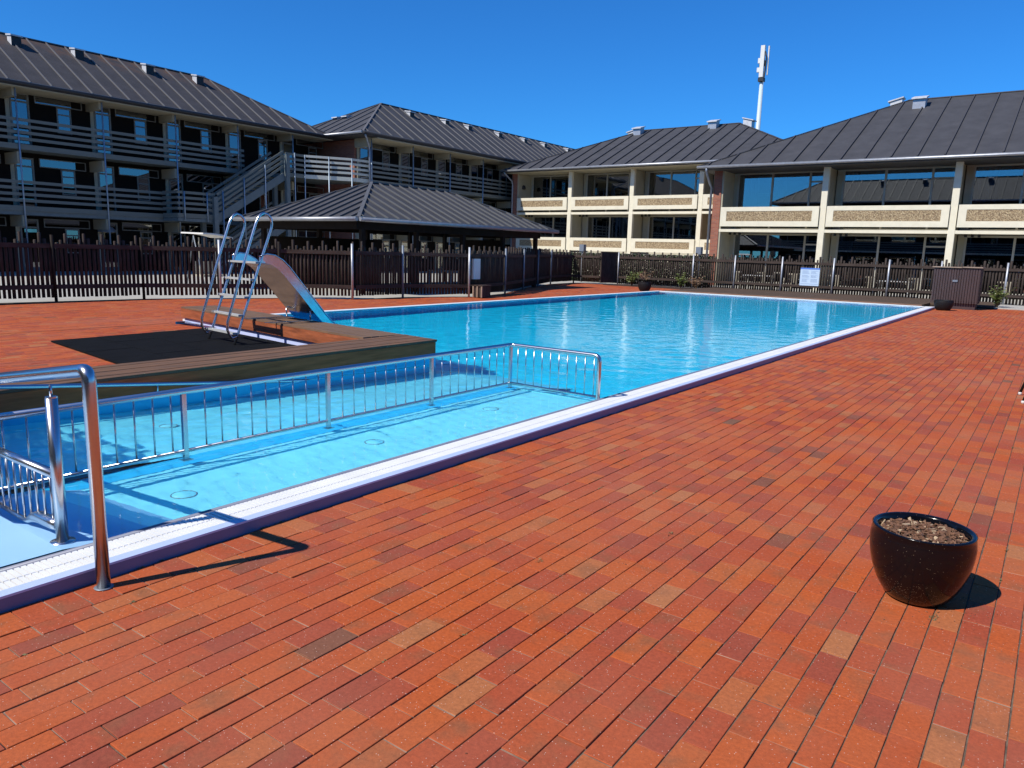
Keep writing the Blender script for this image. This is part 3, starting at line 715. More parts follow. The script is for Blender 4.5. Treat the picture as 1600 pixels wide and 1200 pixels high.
# ---------------- the two cream wings with deep balconies
def cream_wing(label, yf, cols, eave, ridgeA, ridgeB, z, pitch, extras, gf_parapet, x_end, back):
    b = thing('hotel_wing', label, 'building', (cols[0], yf, 0))
    zp0, zp1, zb0, zb1, zs = z['par'][0], z['par'][1], z['beam'][0], z['beam'][1], z['soffit']
    dep = 1.7
    x0 = cols[0] - .45
    MB().use('brick_wall').box(x0, cols[0], yf - .02, yf + 10, 0, zs).build('end_wall', None, b); MB().use('brick_wall').box(x_end - .4, x_end, yf, yf + 10, 0, zs).build('end_wall', None, b)
    m = MB(); m.use('interior').box(cols[0], x_end - .4, yf + 6.0, yf + 6.2, 0, zs); m.box(cols[0], x_end - .4, yf + dep + .02, yf + 6, zb1 - .12, zb1 + .1)
    m.box(cols[0], x_end - .4, yf + dep + .02, yf + 6, zs - .1, zs + .02); m.build('rear_wall', None, b)
    roof = hip_roof(b, *eave, z['eave'], ridgeA, ridgeB, pitch, faces='yX', gutters='yX', seam_h=.075, seam_w=.06)
    for p, n_ in extras: roof_vent(roof, p, n_, .62, 'zinc')
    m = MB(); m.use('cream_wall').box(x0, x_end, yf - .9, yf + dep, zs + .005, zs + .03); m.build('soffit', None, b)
    m = MB(); m.use('cream_paint').box(cols[0], x_end - .4, yf + .02, yf + .20, zb0, zb1); m.box(cols[0], x_end - .4, yf + .2, yf + dep, zb1 - .14, zb1 - .003)
    m.build('floor_beam', None, b)
    if gf_parapet is not None:
        m = MB(); m.use('cream_paint').box(cols[0], x_end - .4, yf + .02, yf + dep, .0, gf_parapet[0] - .12); m.build('plinth', None, b)
    for i, cx in enumerate(cols):
        if i > 0:
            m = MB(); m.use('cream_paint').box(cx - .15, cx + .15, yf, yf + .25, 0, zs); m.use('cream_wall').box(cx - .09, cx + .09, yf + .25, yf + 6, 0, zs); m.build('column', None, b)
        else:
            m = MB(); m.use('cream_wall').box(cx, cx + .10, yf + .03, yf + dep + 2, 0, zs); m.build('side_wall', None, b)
    for i in range(len(cols) - 1):
        a = cols[i] + (.15 if i else .03); c_ = cols[i + 1] - .15; wd = c_ - a
        for fl, par in ((1, (zp0, zp1)), (0, gf_parapet)):
            if par:
                m = MB(); m.use('cream_paint'); A, B = a + .06, c_ - .02; z0, z1 = par; e = .20 * (z1 - z0) / 1.05 + .03; sd = .34
                m.box(A, A + sd, yf - .11, yf + .0, z0, z1); m.box(B - sd, B, yf - .11, yf + .0, z0, z1)
                m.box(A + sd, B - sd, yf - .11, yf, z0, z0 + e + .05); m.box(A + sd, B - sd, yf - .11, yf, z1 - e, z1)
                pn = m.build('balcony_panel', None, b)
                m = MB(); m.use('aggregate').box(A + sd, B - sd, yf - .092, yf - .012, z0 + e + .05, z1 - e); m.build('pebble_infill', None, pn)
            zf = zb1 if fl else (0.15 if par is None else par[0] - .12); zt = (zs - .02) if fl else (zb0 - .02)
            yg = yf + dep
            # glazing: curtained side light, two big panes, door with top light
            x = [a, a + wd * .06, a + wd * .42, a + wd * .80, c_] if fl or par is None else [a, a + wd * .10, a + wd * .50, a + wd * .86, c_]
            fr = MB(); fr.use('window_frame_light'); t = .05
            for xx in x[1:-1]: fr.box(xx - t, xx + t, yg - .06, yg + .04, zf, zt)
            fr.box(a, c_, yg - .05, yg + .03, zt - .10, zt); fr.box(a, c_, yg - .05, yg + .03, zf, zf + .12)
            fr.box(x[3] + t, c_, yg - .05, yg + .03, zt - .62, zt - .54); fr.box(c_ - .08, c_, yg - .06, yg + .04, zf, zt)
            wn = fr.build('window', None, b)
            gp = MB(); gp.use('glass').box(x[1] + t, x[3] - t, yg - .008, yg, zf + .12, zt - .1); gp.box(x[3] + t, c_ - .08, yg - .008, yg, zf + .12, zt - .62); gp.box(x[3] + t, c_ - .08, yg - .008, yg, zt - .54, zt - .1)
            gp.build('pane', None, wn)
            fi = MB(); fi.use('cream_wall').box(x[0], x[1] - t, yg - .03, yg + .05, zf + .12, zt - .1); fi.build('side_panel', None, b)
            cu = MB(); rn = random.Random(i * 7 + fl + int(yf)); cmat = 'curtain' if rn.random() < .45 else 'curtain_dark'
            cw = rn.uniform(.5, 1.3) * (1 if fl else .8); side = x[1] + t + .02
            n_ = 14; pts = []
            for k in range(n_ + 1):
                xx = side + cw * k / n_; yy = yg + .22 + .045 * math.sin(k * 2.1)
                pts.append((xx, yy))
            cu.use(cmat)
            for k in range(n_): cu.poly([(pts[k][0], pts[k][1], zf + .12), (pts[k + 1][0], pts[k + 1][1], zf + .12), (pts[k + 1][0], pts[k + 1][1], zt - .1), (pts[k][0], pts[k][1], zt - .1)])
            cu.build('curtain', None, b)
            if not fl or par is None or True:
                if not fl:
                    for k in range(3): MB().use('vent_dark').box(a + .35 + .28 * k, a + .47 + .28 * k, yf + .6, yf + .72, zt - .12, zt + .02).build('hook', None, b)
    return b, roof
zR = {'eave': 6.52, 'par': (3.33, 4.38), 'beam': (3.03, 3.19), 'soffit': 6.40}
right, rR = cream_wing('two-storey cream wing on the right with three pebble-panelled balconies, behind the picket fence', 42.0, [-16.2, -10.63, -4.66, 1.3, 7.2],
    (-17.29, 9.5, 41.0, 58.7), (-8.46, 49.85, 10.76), (0.6, 49.85, 10.76), zR, 1.15,
    [((-7.7, 48.6, 10.17), (0, -1, 0)), ((-9.3, 51.0, 10.55), (-1, 0, 0)), ((1.0, 48.6, 10.17), (0, -1, 0))], None, 7.65, 58)
m = MB(); m.use('downpipe').tube([(-16.75, 40.95, 6.45), (-16.75, 41.0, 6.25), (-16.75, 41.55, 5.7), (-16.75, 41.9, 5.45), (-16.75, 41.9, 0)], .065, 10); m.build('downpipe', None, right)
KC = .9392
def kz(z): return 1.65 + (z - 1.65) * KC
def k3(x, y, z): return (x * KC, y * KC, kz(z))
zC = {'eave': kz(7.96), 'par': (kz(4.88), kz(5.85)), 'beam': (kz(4.55), kz(4.72)), 'soffit': kz(7.78)}
center, rC = cream_wing('two-storey cream wing farther back in the middle, partly behind the pavilion roof', 51.0 * KC, [x * KC for x in (-36.9, -31.85, -26.5, -21.15, -15.8)],
    (-37.89 * KC, -13.1 * KC, 50.0 * KC, 66.8 * KC), k3(-29.5, 58.41, 11.69), k3(-21.5, 58.41, 11.69), zC, 1.0,
    [(k3(-29.6, 57.6, 11.3), (0, -1, 0)), (k3(-23.3, 57.8, 11.4), (0, -1, 0)), (k3(-20.7, 58.2, 11.35), (1, 0, 0)), (k3(-30.6, 58.6, 11.2), (-1, 0, 0))], (kz(1.80), kz(2.78)), -15.35 * KC, 62)
m = MB(); m.use('downpipe').tube([k3(*p) for p in ((-37.55, 49.95, 7.9), (-37.45, 50.1, 7.7), (-37.3, 50.8, 7.2), (-37.3, 50.9, 6.9), (-37.3, 50.9, -.1))], .065, 10); m.build('downpipe', None, center)
m = MB(); m.use('cable_black').lathe([(.0, 0), (.16, .02), (.17, .1), (.12, .28), (.0, .33)], (-36.75 * KC, 51.7 * KC), 12)
for i in range(len(m.v)): m.v[i] = (m.v[i][0], m.v[i][1], m.v[i][2] + 6.3)
m.build('wall_lamp', None, center)

# ---------------- south wing, behind the camera: seen mirrored in the balcony windows
sw_ = thing('hotel_wing', 'wing with dark hipped roof standing opposite, seen only as a reflection in the balcony windows', 'building', (-8, -14, 0))
MB().use('dark_panel').box(-30, 22, -19, -11.4, 0, 8.35).build('wall', None, sw_)
rS = hip_roof(sw_, -31, 23, -19.5, -9.6, 8.42, (-26, -14.6, 11.3), (18, -14.6, 11.3), 1.0, faces='Y', gutters='Y')
for x in (-24, -19, -14.5, -8, -3, 4, 10): roof_vent(rS, (x, -13.8, 10.9), (0, 1, 0))
for z in (2.8, 5.75):
    m = MB(); m.use('cream_paint').box(-30, 22, -11.4, -10.1, z - .2, z); m.build('walkway', None, sw_)
    m = MB(); m.use('rail_board_shaded')
    for k in range(4): m.box(-30, 22, -10.14, -10.1, z + .1 + .27 * k, z + .24 + .27 * k)
    m.build('balustrade', None, sw_)
for fz in (0, 2.8, 5.75):
    for k in range(13):
        f = MB(); f.use('window_frame').box(-29 + k * 4, -26.4 + k * 4, -11.38, -11.33, fz + .9, fz + 2.2); f = f.build('window', None, sw_)
        MB().use('glass_blue').box(-28.9 + k * 4, -26.5 + k * 4, -11.32, -11.31, fz + 1.0, fz + 2.1).build('pane', None, f)

# ---------------- pavilion (open hipped shelter)
gz = thing('pavilion', 'low open pavilion with dark hipped ribbed roof on timber posts behind the fence', 'pavilion', (-22.6, 23.6, 0))
hip_roof(gz, -26.0, -19.15, 17.54, 29.68, 2.58, (-22.6, 21.4, 4.13), (-22.6, 26.0, 4.13), .56, faces='Xy', gutters='Xy', thick=.08, seam_h=.06, seam_w=.035, seam_mat='seam_half_lit')
for y in (18.3, 21.0, 23.7, 26.4, 28.9):
    for x in (-19.8, -25.3):
        m = MB(); m.use('gazebo_wood').box(x - .08, x + .08, y - .08, y + .08, 0, 2.5); m.build('post', None, gz)
m = MB(); m.use('gazebo_wood').box(-25.5, -19.7, 17.95, 18.1, 2.22, 2.48); m.box(-19.85, -19.7, 18.1, 29.1, 2.22, 2.48); m.box(-25.5, -25.35, 18.1, 29.1, 2.22, 2.48)
m.box(-25.5, -19.7, 29.0, 29.15, 2.22, 2.48); m.build('beam', None, gz)
m = MB(); m.use('gazebo_wood').box(-25.3, -25.2, 18.5, 24.0, 0, 1.95); m.build('windbreak', None, gz); MB().use('gazebo_wood').box(-24.0, -21.6, 28.6, 28.75, 0, 2.1).build('windbreak', None, gz)
m = MB(); m.use('gazebo_wood').box(-24.0, -22.9, 20.0, 22.2, 0, 1.0); m.build('counter', None, gz)

# ---------------- telecom mast behind the roofs
ms_ = thing('antenna_mast', 'slim pale antenna mast rising behind the roofs against the blue sky', 'mast', (-25.7, 75, 0))
m = MB(); m.use('mast_paint').tube([(-25.75, 75, 0), (-25.75, 75, 19.0)], [.34, .17], 14); m.build('pole', None, ms_)
m = MB(); m.use('antenna_paint').box(-25.98, -25.60, 74.7, 75.0, 18.6, 21.45); m.build('antenna_panel', None, ms_)
m = MB(); m.use('antenna_paint').box(-26.20, -25.98, 74.8, 75.05, 19.9, 20.35); m.box(-26.25, -25.98, 74.8, 75.05, 19.1, 19.5); m.build('antenna_box', None, ms_)
m = MB(); m.use('antenna_paint').box(-25.36, -25.26, 75.0, 75.2, 18.8, 21.4); m.build('antenna_panel', None, ms_)
m = MB(); m.use('cable_black').tube([(-25.55, 74.8, 20.9), (-25.42, 74.85, 20.4), (-25.45, 74.85, 19.2), (-25.5, 74.8, 18.5), (-25.75, 74.7, 18.2)], .07, 6)
m.box(-25.60, -25.50, 74.9, 75.1, 19.6, 20.1); m.box(-26.02, -25.5, 74.65, 75.2, 18.2, 18.55); m.box(-26.1, -26.0, 74.9, 75, 19.6, 19.8); m.build('cable', None, ms_)

# ================================================================ FENCES
PAT = [1.52, 1.60, 1.78, 1.64]
def fence(label, a, b, posts, z0=.10, rail_side=1, zg=0.0, pitch=.112, rad=.040, group='sections of picket fence round the pool', rails=(.33, 1.38), post_mat='galvanised', jit=1.0, back=False):
    a = Vector((a[0], a[1], 0)); b = Vector((b[0], b[1], 0)); d = (b - a); L = d.length; d.normalize(); n = Vector((d.y, -d.x, 0)) * rail_side
    t = thing('picket_fence', label, 'fence', tuple((a + b) / 2), group)
    m = MB(); m.use('timber_fence'); k = 0; s = .09
    while s < L - .05:
        p = a + d * (s + random.uniform(-.006, .006)) + n * .0; h = PAT[k % 4] + random.uniform(-.02, .02) + zg
        lean = Vector((random.uniform(-.008, .008), random.uniform(-.008, .008), 0)) * jit
        r_ = rad * random.uniform(.88, 1.05)
        m.tube([p + Vector((0, 0, z0 + zg + random.uniform(0, .015))), p + lean + Vector((0, 0, h - .012)), p + lean + Vector((0, 0, h))], [r_, r_, r_ * .7], 7, smooth=True)
        s += pitch; k += 1
    m.build('picket_panel', None, t)
    for z in rails:
        m = MB(); m.use('timber_rail').bar(a + n * (rad + .028) + Vector((0, 0, z + zg)), b + n * (rad + .028) + Vector((0, 0, z + zg)), .045, .115)
        m.build('rail', None, t)
    for s in posts:
        p = a + d * s + n * (rad + .06) * (-1 if back else 1); m = MB(); m.use(post_mat).tube([p + Vector((0, 0, 0)), p + Vector((0, 0, 1.72 + zg))], .038, 10); m.build('post', None, t)
    return t
fl = fence_line  # posts of shaded sections get darker materials, shade put into their colour
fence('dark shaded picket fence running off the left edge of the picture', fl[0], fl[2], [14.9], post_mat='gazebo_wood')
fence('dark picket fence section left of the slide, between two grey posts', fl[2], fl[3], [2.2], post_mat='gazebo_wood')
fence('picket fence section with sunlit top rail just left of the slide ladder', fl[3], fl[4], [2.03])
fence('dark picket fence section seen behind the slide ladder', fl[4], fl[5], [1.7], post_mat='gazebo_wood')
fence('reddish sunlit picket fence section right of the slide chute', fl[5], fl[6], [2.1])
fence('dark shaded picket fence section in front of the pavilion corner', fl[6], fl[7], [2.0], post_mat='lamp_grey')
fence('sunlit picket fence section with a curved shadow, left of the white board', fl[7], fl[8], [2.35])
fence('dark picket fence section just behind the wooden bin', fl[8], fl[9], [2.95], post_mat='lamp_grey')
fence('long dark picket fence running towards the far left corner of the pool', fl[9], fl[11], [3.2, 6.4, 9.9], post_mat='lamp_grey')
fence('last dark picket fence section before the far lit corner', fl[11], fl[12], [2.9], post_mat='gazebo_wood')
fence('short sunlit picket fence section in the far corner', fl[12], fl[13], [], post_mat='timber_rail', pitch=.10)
m = MB(); m.use('timber_fence').bar((fl[13][0], fl[13][1], .08), (fl[14][0], fl[14][1], .08), .10, 1.65); o = m.build('fence_return'); tag(o, 'narrow solid dark timber fence return in the far corner', 'fence')
fence('long picket fence across the back of the pool with light grey posts', (-19.75, 36.8), (11, 36.8), [.12, 4.4, 6.57, 8.86, 11.18, 13.48, 15.5, 17.85, 20.2, 22.5], z0=.03, pitch=.116, rad=.044)
# board, bin, lamps
o = MB().use('white_plastic').box(-16.78, -16.70, 20.62, 21.0, .62, 1.33).build('notice_board'); tag(o, 'white blank board fixed edge-on to a fence post beside the pavilion', 'board')
bn = thing('wooden_bin', 'small square dark timber bin standing by the fence post', 'bin', (-16.35, 20.6, 0))
m = MB(); m.use('timber_fence').box(-16.55, -16.12, 20.42, 20.86, .03, .40); m.build('body', None, bn)
m = MB(); m.use('cabinet_top').box(-16.54, -16.49, 20.38, 20.42, .02, .43); m.box(-16.36, -16.31, 20.38, 20.42, .02, .43); m.box(-16.17, -16.12, 20.38, 20.42, .02, .43); m.build('slat', None, bn)
m = MB(); m.use('timber_rail').box(-16.58, -16.09, 20.38, 20.90, .40, .44); m.build('lid', None, bn)
for (x, lab) in ((-15.45, 'grey box-topped bollard lamp behind the back fence, near the brick corner'), (-22.1, 'grey box-topped bollard lamp behind the far corner of the fence')):
    y = 37.6 if x > -20 else 37.0
    b_ = thing('bollard_lamp', lab, 'lamp', (x, y, 0), 'bollard lamps behind the fence')
    m = MB(); m.use('galvanised').tube([(x, y, 0), (x, y, 1.75)], .05, 8); m.build('pole', None, b_)
    m = MB(); m.use('lamp_grey').box(x - .14, x + .14, y - .14, y + .14, 1.72, 2.10); m.build('lamp_head', None, b_)

# sign on the back fence (text too small to read: rows of grey print)
sg = thing('notice_sign', 'pale blue notice sign with blue top edge hung on the back fence', 'sign', (-9.6, 36.69, .4))
MB().use('sign_face').box(-10.02, -9.16, 36.68, 36.70, .42, 1.17).build('panel', None, sg)
MB().use('sign_blue').box(-10.02, -9.16, 36.675, 36.70, 1.172, 1.24).build('header', None, sg)
m = MB(); m.use('sign_ink')
for cx_ in (-9.93, -9.54):
    for k in range(13):
        z = 1.10 - k * .042
        if k in (4, 8): continue
        m.box(cx_, cx_ + random.uniform(.2, .33), 36.674, 36.679, z, z + .012)
m.box(-9.98, -9.20, 36.674, 36.679, .50, .512); m.build('lettering', None, sg)

# ================================================================ CABINET
cb = thing('timber_cabinet', 'dark brown slatted timber pump cabinet with pale lid beside the pool corner', 'cabinet', (-3.2, 32.2, 0))
X0, X1, Ya, Yb = -3.90, -2.42, 31.6, 32.6
MB().use('cabinet_wood').box(X0 + .15, X1 - .05, Ya + .10, Yb - .06, 0, .36).build('plinth', None, cb)
MB().use('cabinet_wood').box(X0 + .03, X1 - .03, Ya + .03, Yb, .30, 1.48).build('body', None, cb)
m = MB(); m.use('cabinet_wood')
n_ = 18
for k in range(n_):
    xa = X0 + (X1 - X0) * k / n_; m.box(xa + .012, xa + (X1 - X0) / n_ - .012, Ya - .005, Ya + .028, .22, 1.47)
for k in range(12):
    ya = Ya + (Yb - Ya) * k / 12; m.box(X1 - .028, X1 + .005, ya + .012, ya + .072, .22, 1.47)
m.build('slat_cladding', None, cb)
MB().use('cabinet_top').box(X0 - .05, X0 + .88, Ya - .06, Yb + .04, 1.482, 1.515).box(X0 + .90, X1 + .05, Ya - .06, Yb + .04, 1.495, 1.53).build('lid', None, cb)
MB().use('lamp_grey').box(-3.26, -3.10, Ya - .03, Ya - .006, .98, 1.05).build('handle', None, cb)

# ================================================================ POTS
def pot(name, label, c, r, h, mat_out='glaze', base_r=.13, fill='bark', rim=True):
    t = thing(name, label, 'plant pot', (c[0], c[1], 0), None)
    prof = [(0, .006), (base_r, .006), (base_r + .01, .012)]
    for k in range(1, 13):
        u = k / 12; rr = base_r + (r * 1.035 - base_r) * math.sin(min(u * 1.18, 1) * math.pi / 2) ** .64
        if u > .85: rr = r * 1.035 - (u - .85) / .15 * r * .035
        prof.append((rr, .012 + (h - .02) * u))
    prof += [(r + .003, h - .004), (r - .006, h), (r - .018, h - .002), (r - .026, h - .012), (r - .03, h - .10)]
    m = MB(); m.use(mat_out).lathe(prof, c, 56); m.build('pot', None, t)
    m = MB(); m.use('soil'); seg = 40; rn = random.Random(3)
    v = [(c[0], c[1], h - .02)]; rings = 7
    for i in range(1, rings + 1):
        for k in range(seg):
            a = 2 * math.pi * k / seg; q = (r - .024) * i / rings
            v.append((c[0] + q * math.cos(a), c[1] + q * math.sin(a), h - .028 - .022 * (i / rings) ** 2 + rn.uniform(-.006, .006)))
    f = [(0, 1 + k, 1 + (k + 1) % seg) for k in range(seg)]
    for i in range(rings - 1):
        for k in range(seg): f.append((1 + i * seg + k, 1 + (i + 1) * seg + k, 1 + (i + 1) * seg + (k + 1) % seg, 1 + i * seg + (k + 1) % seg))
    m.add(v, f); m.build('soil', None, t)
    if fill == 'bark':
        for (mt, cnt, sz) in (('bark', 560, (.012, .036)), ('bark_pale', 70, (.012, .045))):
            m = MB(); m.use(mt)
            for _ in range(cnt):
                q = (r - .03) * math.sqrt(rn.random()); a = rn.uniform(0, 6.283); ln = rn.uniform(*sz); wd = ln * rn.uniform(.25, .6)
                p = Vector((c[0] + q * math.cos(a), c[1] + q * math.sin(a), h - .026 - .02 * (q / r) ** 2 + rn.uniform(-.002, .012)))
                e = Matrix.Rotation(rn.uniform(0, 6.28), 3, 'Z') @ Matrix.Rotation(rn.gauss(0, .45), 3, 'X') @ Matrix.Rotation(rn.gauss(0, .35), 3, 'Y')
                x_, y_, z_ = e @ Vector((ln / 2, 0, 0)), e @ Vector((0, wd / 2, 0)), e @ Vector((0, 0, .0025))
                vv = [p + x_ * sx + y_ * sy * (1 if sx > 0 else .6) + z_ * sz_ for sz_ in (-1, 1) for sx, sy in ((-1, -1), (1, -1), (1, 1), (-1, 1))]
                m.add(vv, [(0, 3, 2, 1), (4, 5, 6, 7), (0, 1, 5, 4), (1, 2, 6, 5), (2, 3, 7, 6), (3, 0, 4, 7)])
            o = m.build('bark_mulch', None, t); o['kind'] = 'stuff'
    return t
pot('plant_pot', 'glossy black round pot of bark mulch on the red paving, nearest the camera', (-.405, 4.06), .227, .365)
pot('plant_pot', 'black plastic pot beside the timber cabinet at the right pool corner', (-3.32, 30.4), .30, .36, 'plastic_black', .20, 'none')
p2 = pot('plant_pot', 'black pot with dry stems by the far left pool corner', (-15.35, 31.3), .30, .42, 'plastic_black', .19, 'none')
tag(bpy.data.objects['plant_pot'], None, None)

def shrub(name, label, c, h, w_, n, leafmat, seed, loc_parent=None, leafsz=.05):
    rn = random.Random(seed); t = thing(name, label, 'plant', c) if loc_parent is None else loc_parent
    ms = MB(); ml = MB(); ms.use('stem'); ml.use(leafmat)
    for i in range(n):
        a = rn.uniform(0, 6.283); o_ = Vector(c); tip = o_ + Vector((math.cos(a) * w_ * rn.uniform(.15, 1), math.sin(a) * w_ * rn.uniform(.15, 1), h * rn.uniform(.45, 1)))
        mid_ = o_ + (tip - o_) * .5 + Vector((0, 0, h * .12)); ms.tube([o_, mid_, tip], [.008, .006, .003], 5)
        for k in range(22):
            u = rn.uniform(.25, 1.05); p = o_.lerp(mid_, u * 2) if u < .5 else mid_.lerp(tip, (u - .5) * 2)
            p = p + Vector((rn.gauss(0, .035), rn.gauss(0, .035), rn.gauss(0, .03)))
            p.z = max(p.z, c[2] + .02)
            s_ = leafsz * rn.uniform(.6, 1.3); e = Matrix.Rotation(rn.uniform(0, 6.28), 3, 'Z') @ Matrix.Rotation(rn.uniform(-.9, .9), 3, 'X')
            x_, y_ = e @ Vector((s_, 0, 0)), e @ Vector((0, s_ * .32, .008))
            ml.add([p - x_, p - y_, p + x_, p + y_], [(0, 1, 2, 3)])
    ms.build('stem', None, t); o = ml.build('foliage', None, t); return t
shrub('shrub', 'green bushy shrub at the foot of the fence in the far corner', (-18.1, 35.4, .02), .75, .5, 26, 'leaf', 1, leafsz=.07)
shrub('shrub', 'small bright green shrub left of the timber deck, before the back fence', (-15.6, 35.9, .02), .75, .38, 22, 'leaf', 2, leafsz=.07)
shrub('shrub', 'dry straw-coloured shrub beside the timber deck edge', (-14.75, 35.8, .02), .65, .42, 20, 'leaf_dry', 3, leafsz=.05)
shrub('shrub', 'yellow-green shrub in the gravel bed right of the timber cabinet', (-1.95, 34.2, .03), .80, .50, 34, 'leaf', 4, leafsz=.06)
shrub('', '', (-15.35, 31.3, .39), .50, .42, 16, 'leaf_dry', 5, loc_parent=p2, leafsz=.04)

def hedge(label, x0, x1, y0, y1, h, n, seed):
    rn = random.Random(seed); t = thing('hedge', label, 'hedge', ((x0 + x1) / 2, (y0 + y1) / 2, 0)); ml = MB(); ml.use('leaf_dark')
    for i in range(n):
        f = rn.random(); top = h + .10 * math.sin(rn.uniform(0, 6)) - .05
        p = Vector((rn.uniform(x0, x1), rn.uniform(y0, y1), rn.uniform(.05, top)))
        if rn.random() < .75: p.y = y0 + abs(rn.gauss(0, .10))
        elif rn.random() < .6: p.z = top - abs(rn.gauss(0, .06))
        s_ = rn.uniform(.05, .10); e = Matrix.Rotation(rn.uniform(0, 6.28), 3, 'Z') @ Matrix.Rotation(rn.uniform(-1.3, 1.3), 3, 'X')
        x_, y_ = e @ Vector((s_, 0, 0)), e @ Vector((0, s_ * .5, 0)); ml.add([p - x_, p - y_, p + x_, p + y_], [(0, 1, 2, 3)])
    ml.build('foliage', None, t); m = MB(); m.use('stem')
    for k in range(int((x1 - x0) / .35)): x = x0 + .2 + k * .35; m.tube([(x, (y0 + y1) / 2, 0), (x + .05, (y0 + y1) / 2, h * .8)], .02, 5)
    m.build('stem', None, t)
hedge('clipped dark green hedge behind the back fence, left of the brick corner', -27.0, -14.9, 37.9, 38.8, 1.60, 26000, 9)

# ================================================================ RAISED TIMBER EDGE, MAT, SLIDE
pf = thing('timber_platform', 'L-shaped raised timber edging round the black mat at the pool side', 'platform', (-7.6, 7.8, 0))
def strip(pts_fn, n, name, mt, z0, z1):
    m = MB(); m.use(mt)
    for k in range(n):
        P = pts_fn(k / n, (k + 1) / n - .016); m.prism(P, z0, z1 + .002 * (k % 2))
    m.build(name, None, pf)
# strip A along the shallow basin; x from -8.02 (inner) to -7.25 (outer)
strip(lambda a, b: [(-7.25 - .77 * b, -2.5), (-7.25 - .77 * a, -2.5), (-7.25 - .77 * a, 8.14 + .77 * a * .14 - .0), (-7.25 - .77 * b, 8.14 + .77 * b * .14)], 6, 'top_board', 'wood_top', .315, .345)
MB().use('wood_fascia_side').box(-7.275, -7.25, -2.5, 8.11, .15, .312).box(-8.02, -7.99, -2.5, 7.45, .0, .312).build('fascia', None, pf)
# strip B along the slide
ex = Vector((-.990, .136, 0)); ey = Vector((.136, .990, 0)); OB = Vector((-8.03, 8.24, 0))
def PB(u, v): p = OB + ex * u - ey * v; return (p.x, p.y)
strip(lambda a, b: [PB(0, .74 * a), PB(0, .74 * b), PB(6.32, .74 * b), PB(6.32, .74 * a)], 5, 'top_board', 'wood_top_x', .315, .345)
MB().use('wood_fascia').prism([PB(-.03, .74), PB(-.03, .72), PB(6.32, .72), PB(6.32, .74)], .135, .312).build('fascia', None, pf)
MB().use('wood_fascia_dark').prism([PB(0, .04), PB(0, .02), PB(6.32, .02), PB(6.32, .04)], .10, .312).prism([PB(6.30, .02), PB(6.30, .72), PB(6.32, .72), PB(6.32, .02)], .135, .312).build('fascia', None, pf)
MB().use('lavender').prism([PB(-.03, .685), PB(-.03, .05), PB(6.28, .05), PB(6.28, .685)], -.02, .134).build('core', None, pf)

mt_ = thing('rubber_mat', 'large black rubber mat on the red paving under the slide ladder', 'mat', (-10.5, 6.3, .004))
m = MB(); m.use('rubber')
A_, B_, C_, D_ = Vector((-12.95, 5.30)), Vector((-8.03, 4.65)), Vector((-8.03, 7.52)), Vector((-13.15, 8.20))
for i in range(6):
    for j in range(4):
        def Q(u, v): return (A_.lerp(B_, u)).lerp(D_.lerp(C_, u), v)
        g_ = .0012; u0, u1, v0, v1 = i / 6 + g_, (i + 1) / 6 - g_, j / 4 + g_ * 2, (j + 1) / 4 - g_ * 2
        m.prism([tuple(Q(u0, v0)), tuple(Q(u1, v0)), tuple(Q(u1, v1)), tuple(Q(u0, v1))], .004, .030 + .0012 * ((i + j) % 2))
m.build('tile', None, mt_)

sl = thing('pool_slide', 'stainless steel pool slide with tall looped ladder rails on the black mat', 'slide', (-11.1, 7.3, .03))
O_R = Vector((-10.66, 7.05, 0)); su = Vector((-.990, .136, 0)); sv = Vector((.14, .99, 0)); WD = .93
def S(u, v, z): p = O_R + su * u + sv * v; return (p.x, p.y, z)
def arc(c, r, a0, a1, n): return [(c[0] + r * math.cos(R(a0 + (a1 - a0) * k / n)), c[1] + r * math.sin(R(a0 + (a1 - a0) * k / n))) for k in range(n + 1)]
loop = [(0.035, .10), (.00, .14), (-.045, .20), (-.075, .28), (-.065, .40), (.21, 1.24), (.46, 1.95), (.50, 2.04), (.555, 2.11), (.61, 2.135), (.68, 2.11), (.735, 2.05), (.745, 1.97), (.735, 1.90), (.48, 1.24), (.10, .20), (.03, .03)]
loop[0] = (.09, .17)
for u in (0, WD):
    m = MB(); m.use('stainless').tube([S(u, v, z) for v, z in loop], .021, 12); m.build('ladder_rail', None, sl)
for v, z in ((.095, .215), (.20, .50), (.31, .79), (.42, 1.07), (.52, 1.345)):
    m = MB(); m.use('plastic_step').bar(S(-.02, v - .05, z - .018), S(WD + .02, v - .05, z - .018), .07, .030); m.build('rung', None, sl)
prof = [(.50, 1.34), (.62, 1.335), (.72, 1.31), (.82, 1.25), (.92, 1.155), (1.06, 1.0), (1.20, .845), (1.36, .655), (1.50, .49), (1.62, .36), (1.74, .25), (1.86, .20), (1.98, .185)]
def chute():
    m = MB(); m.use('stainless_chute'); n = len(prof); th = .006
    nr = []
    for i in range(n):
        a = prof[max(i - 1, 0)]; b = prof[min(i + 1, n - 1)]; d = Vector((b[0] - a[0], b[1] - a[1])).normalized(); nr.append(Vector((-d.y, d.x)))
    hs = [.10, .15, .165, .17, .17, .16, .15, .15, .15, .14, .13, .10, .06]
    rows_ = []
    for i in range(n):
        v, z = prof[i]; q = nr[i]; h = hs[i]
        def at(u, k): return S(u, v + q.x * k, z + q.y * k)
        rows_.append([at(-.01, h), at(0, 0), at(WD, 0), at(WD + .01, h)])
    V_ = [p for r_ in rows_ for p in r_]; F_ = []
    for i in range(n - 1):
        for k in range(3): F_.append((i * 4 + k, i * 4 + k + 1, (i + 1) * 4 + k + 1, (i + 1) * 4 + k))
    m.add(V_, F_, False)
    for k in (0, 3): m.tube([r_[k] for r_ in rows_], .013, 8)
    return m.build('chute', None, sl)
chute_o = chute()
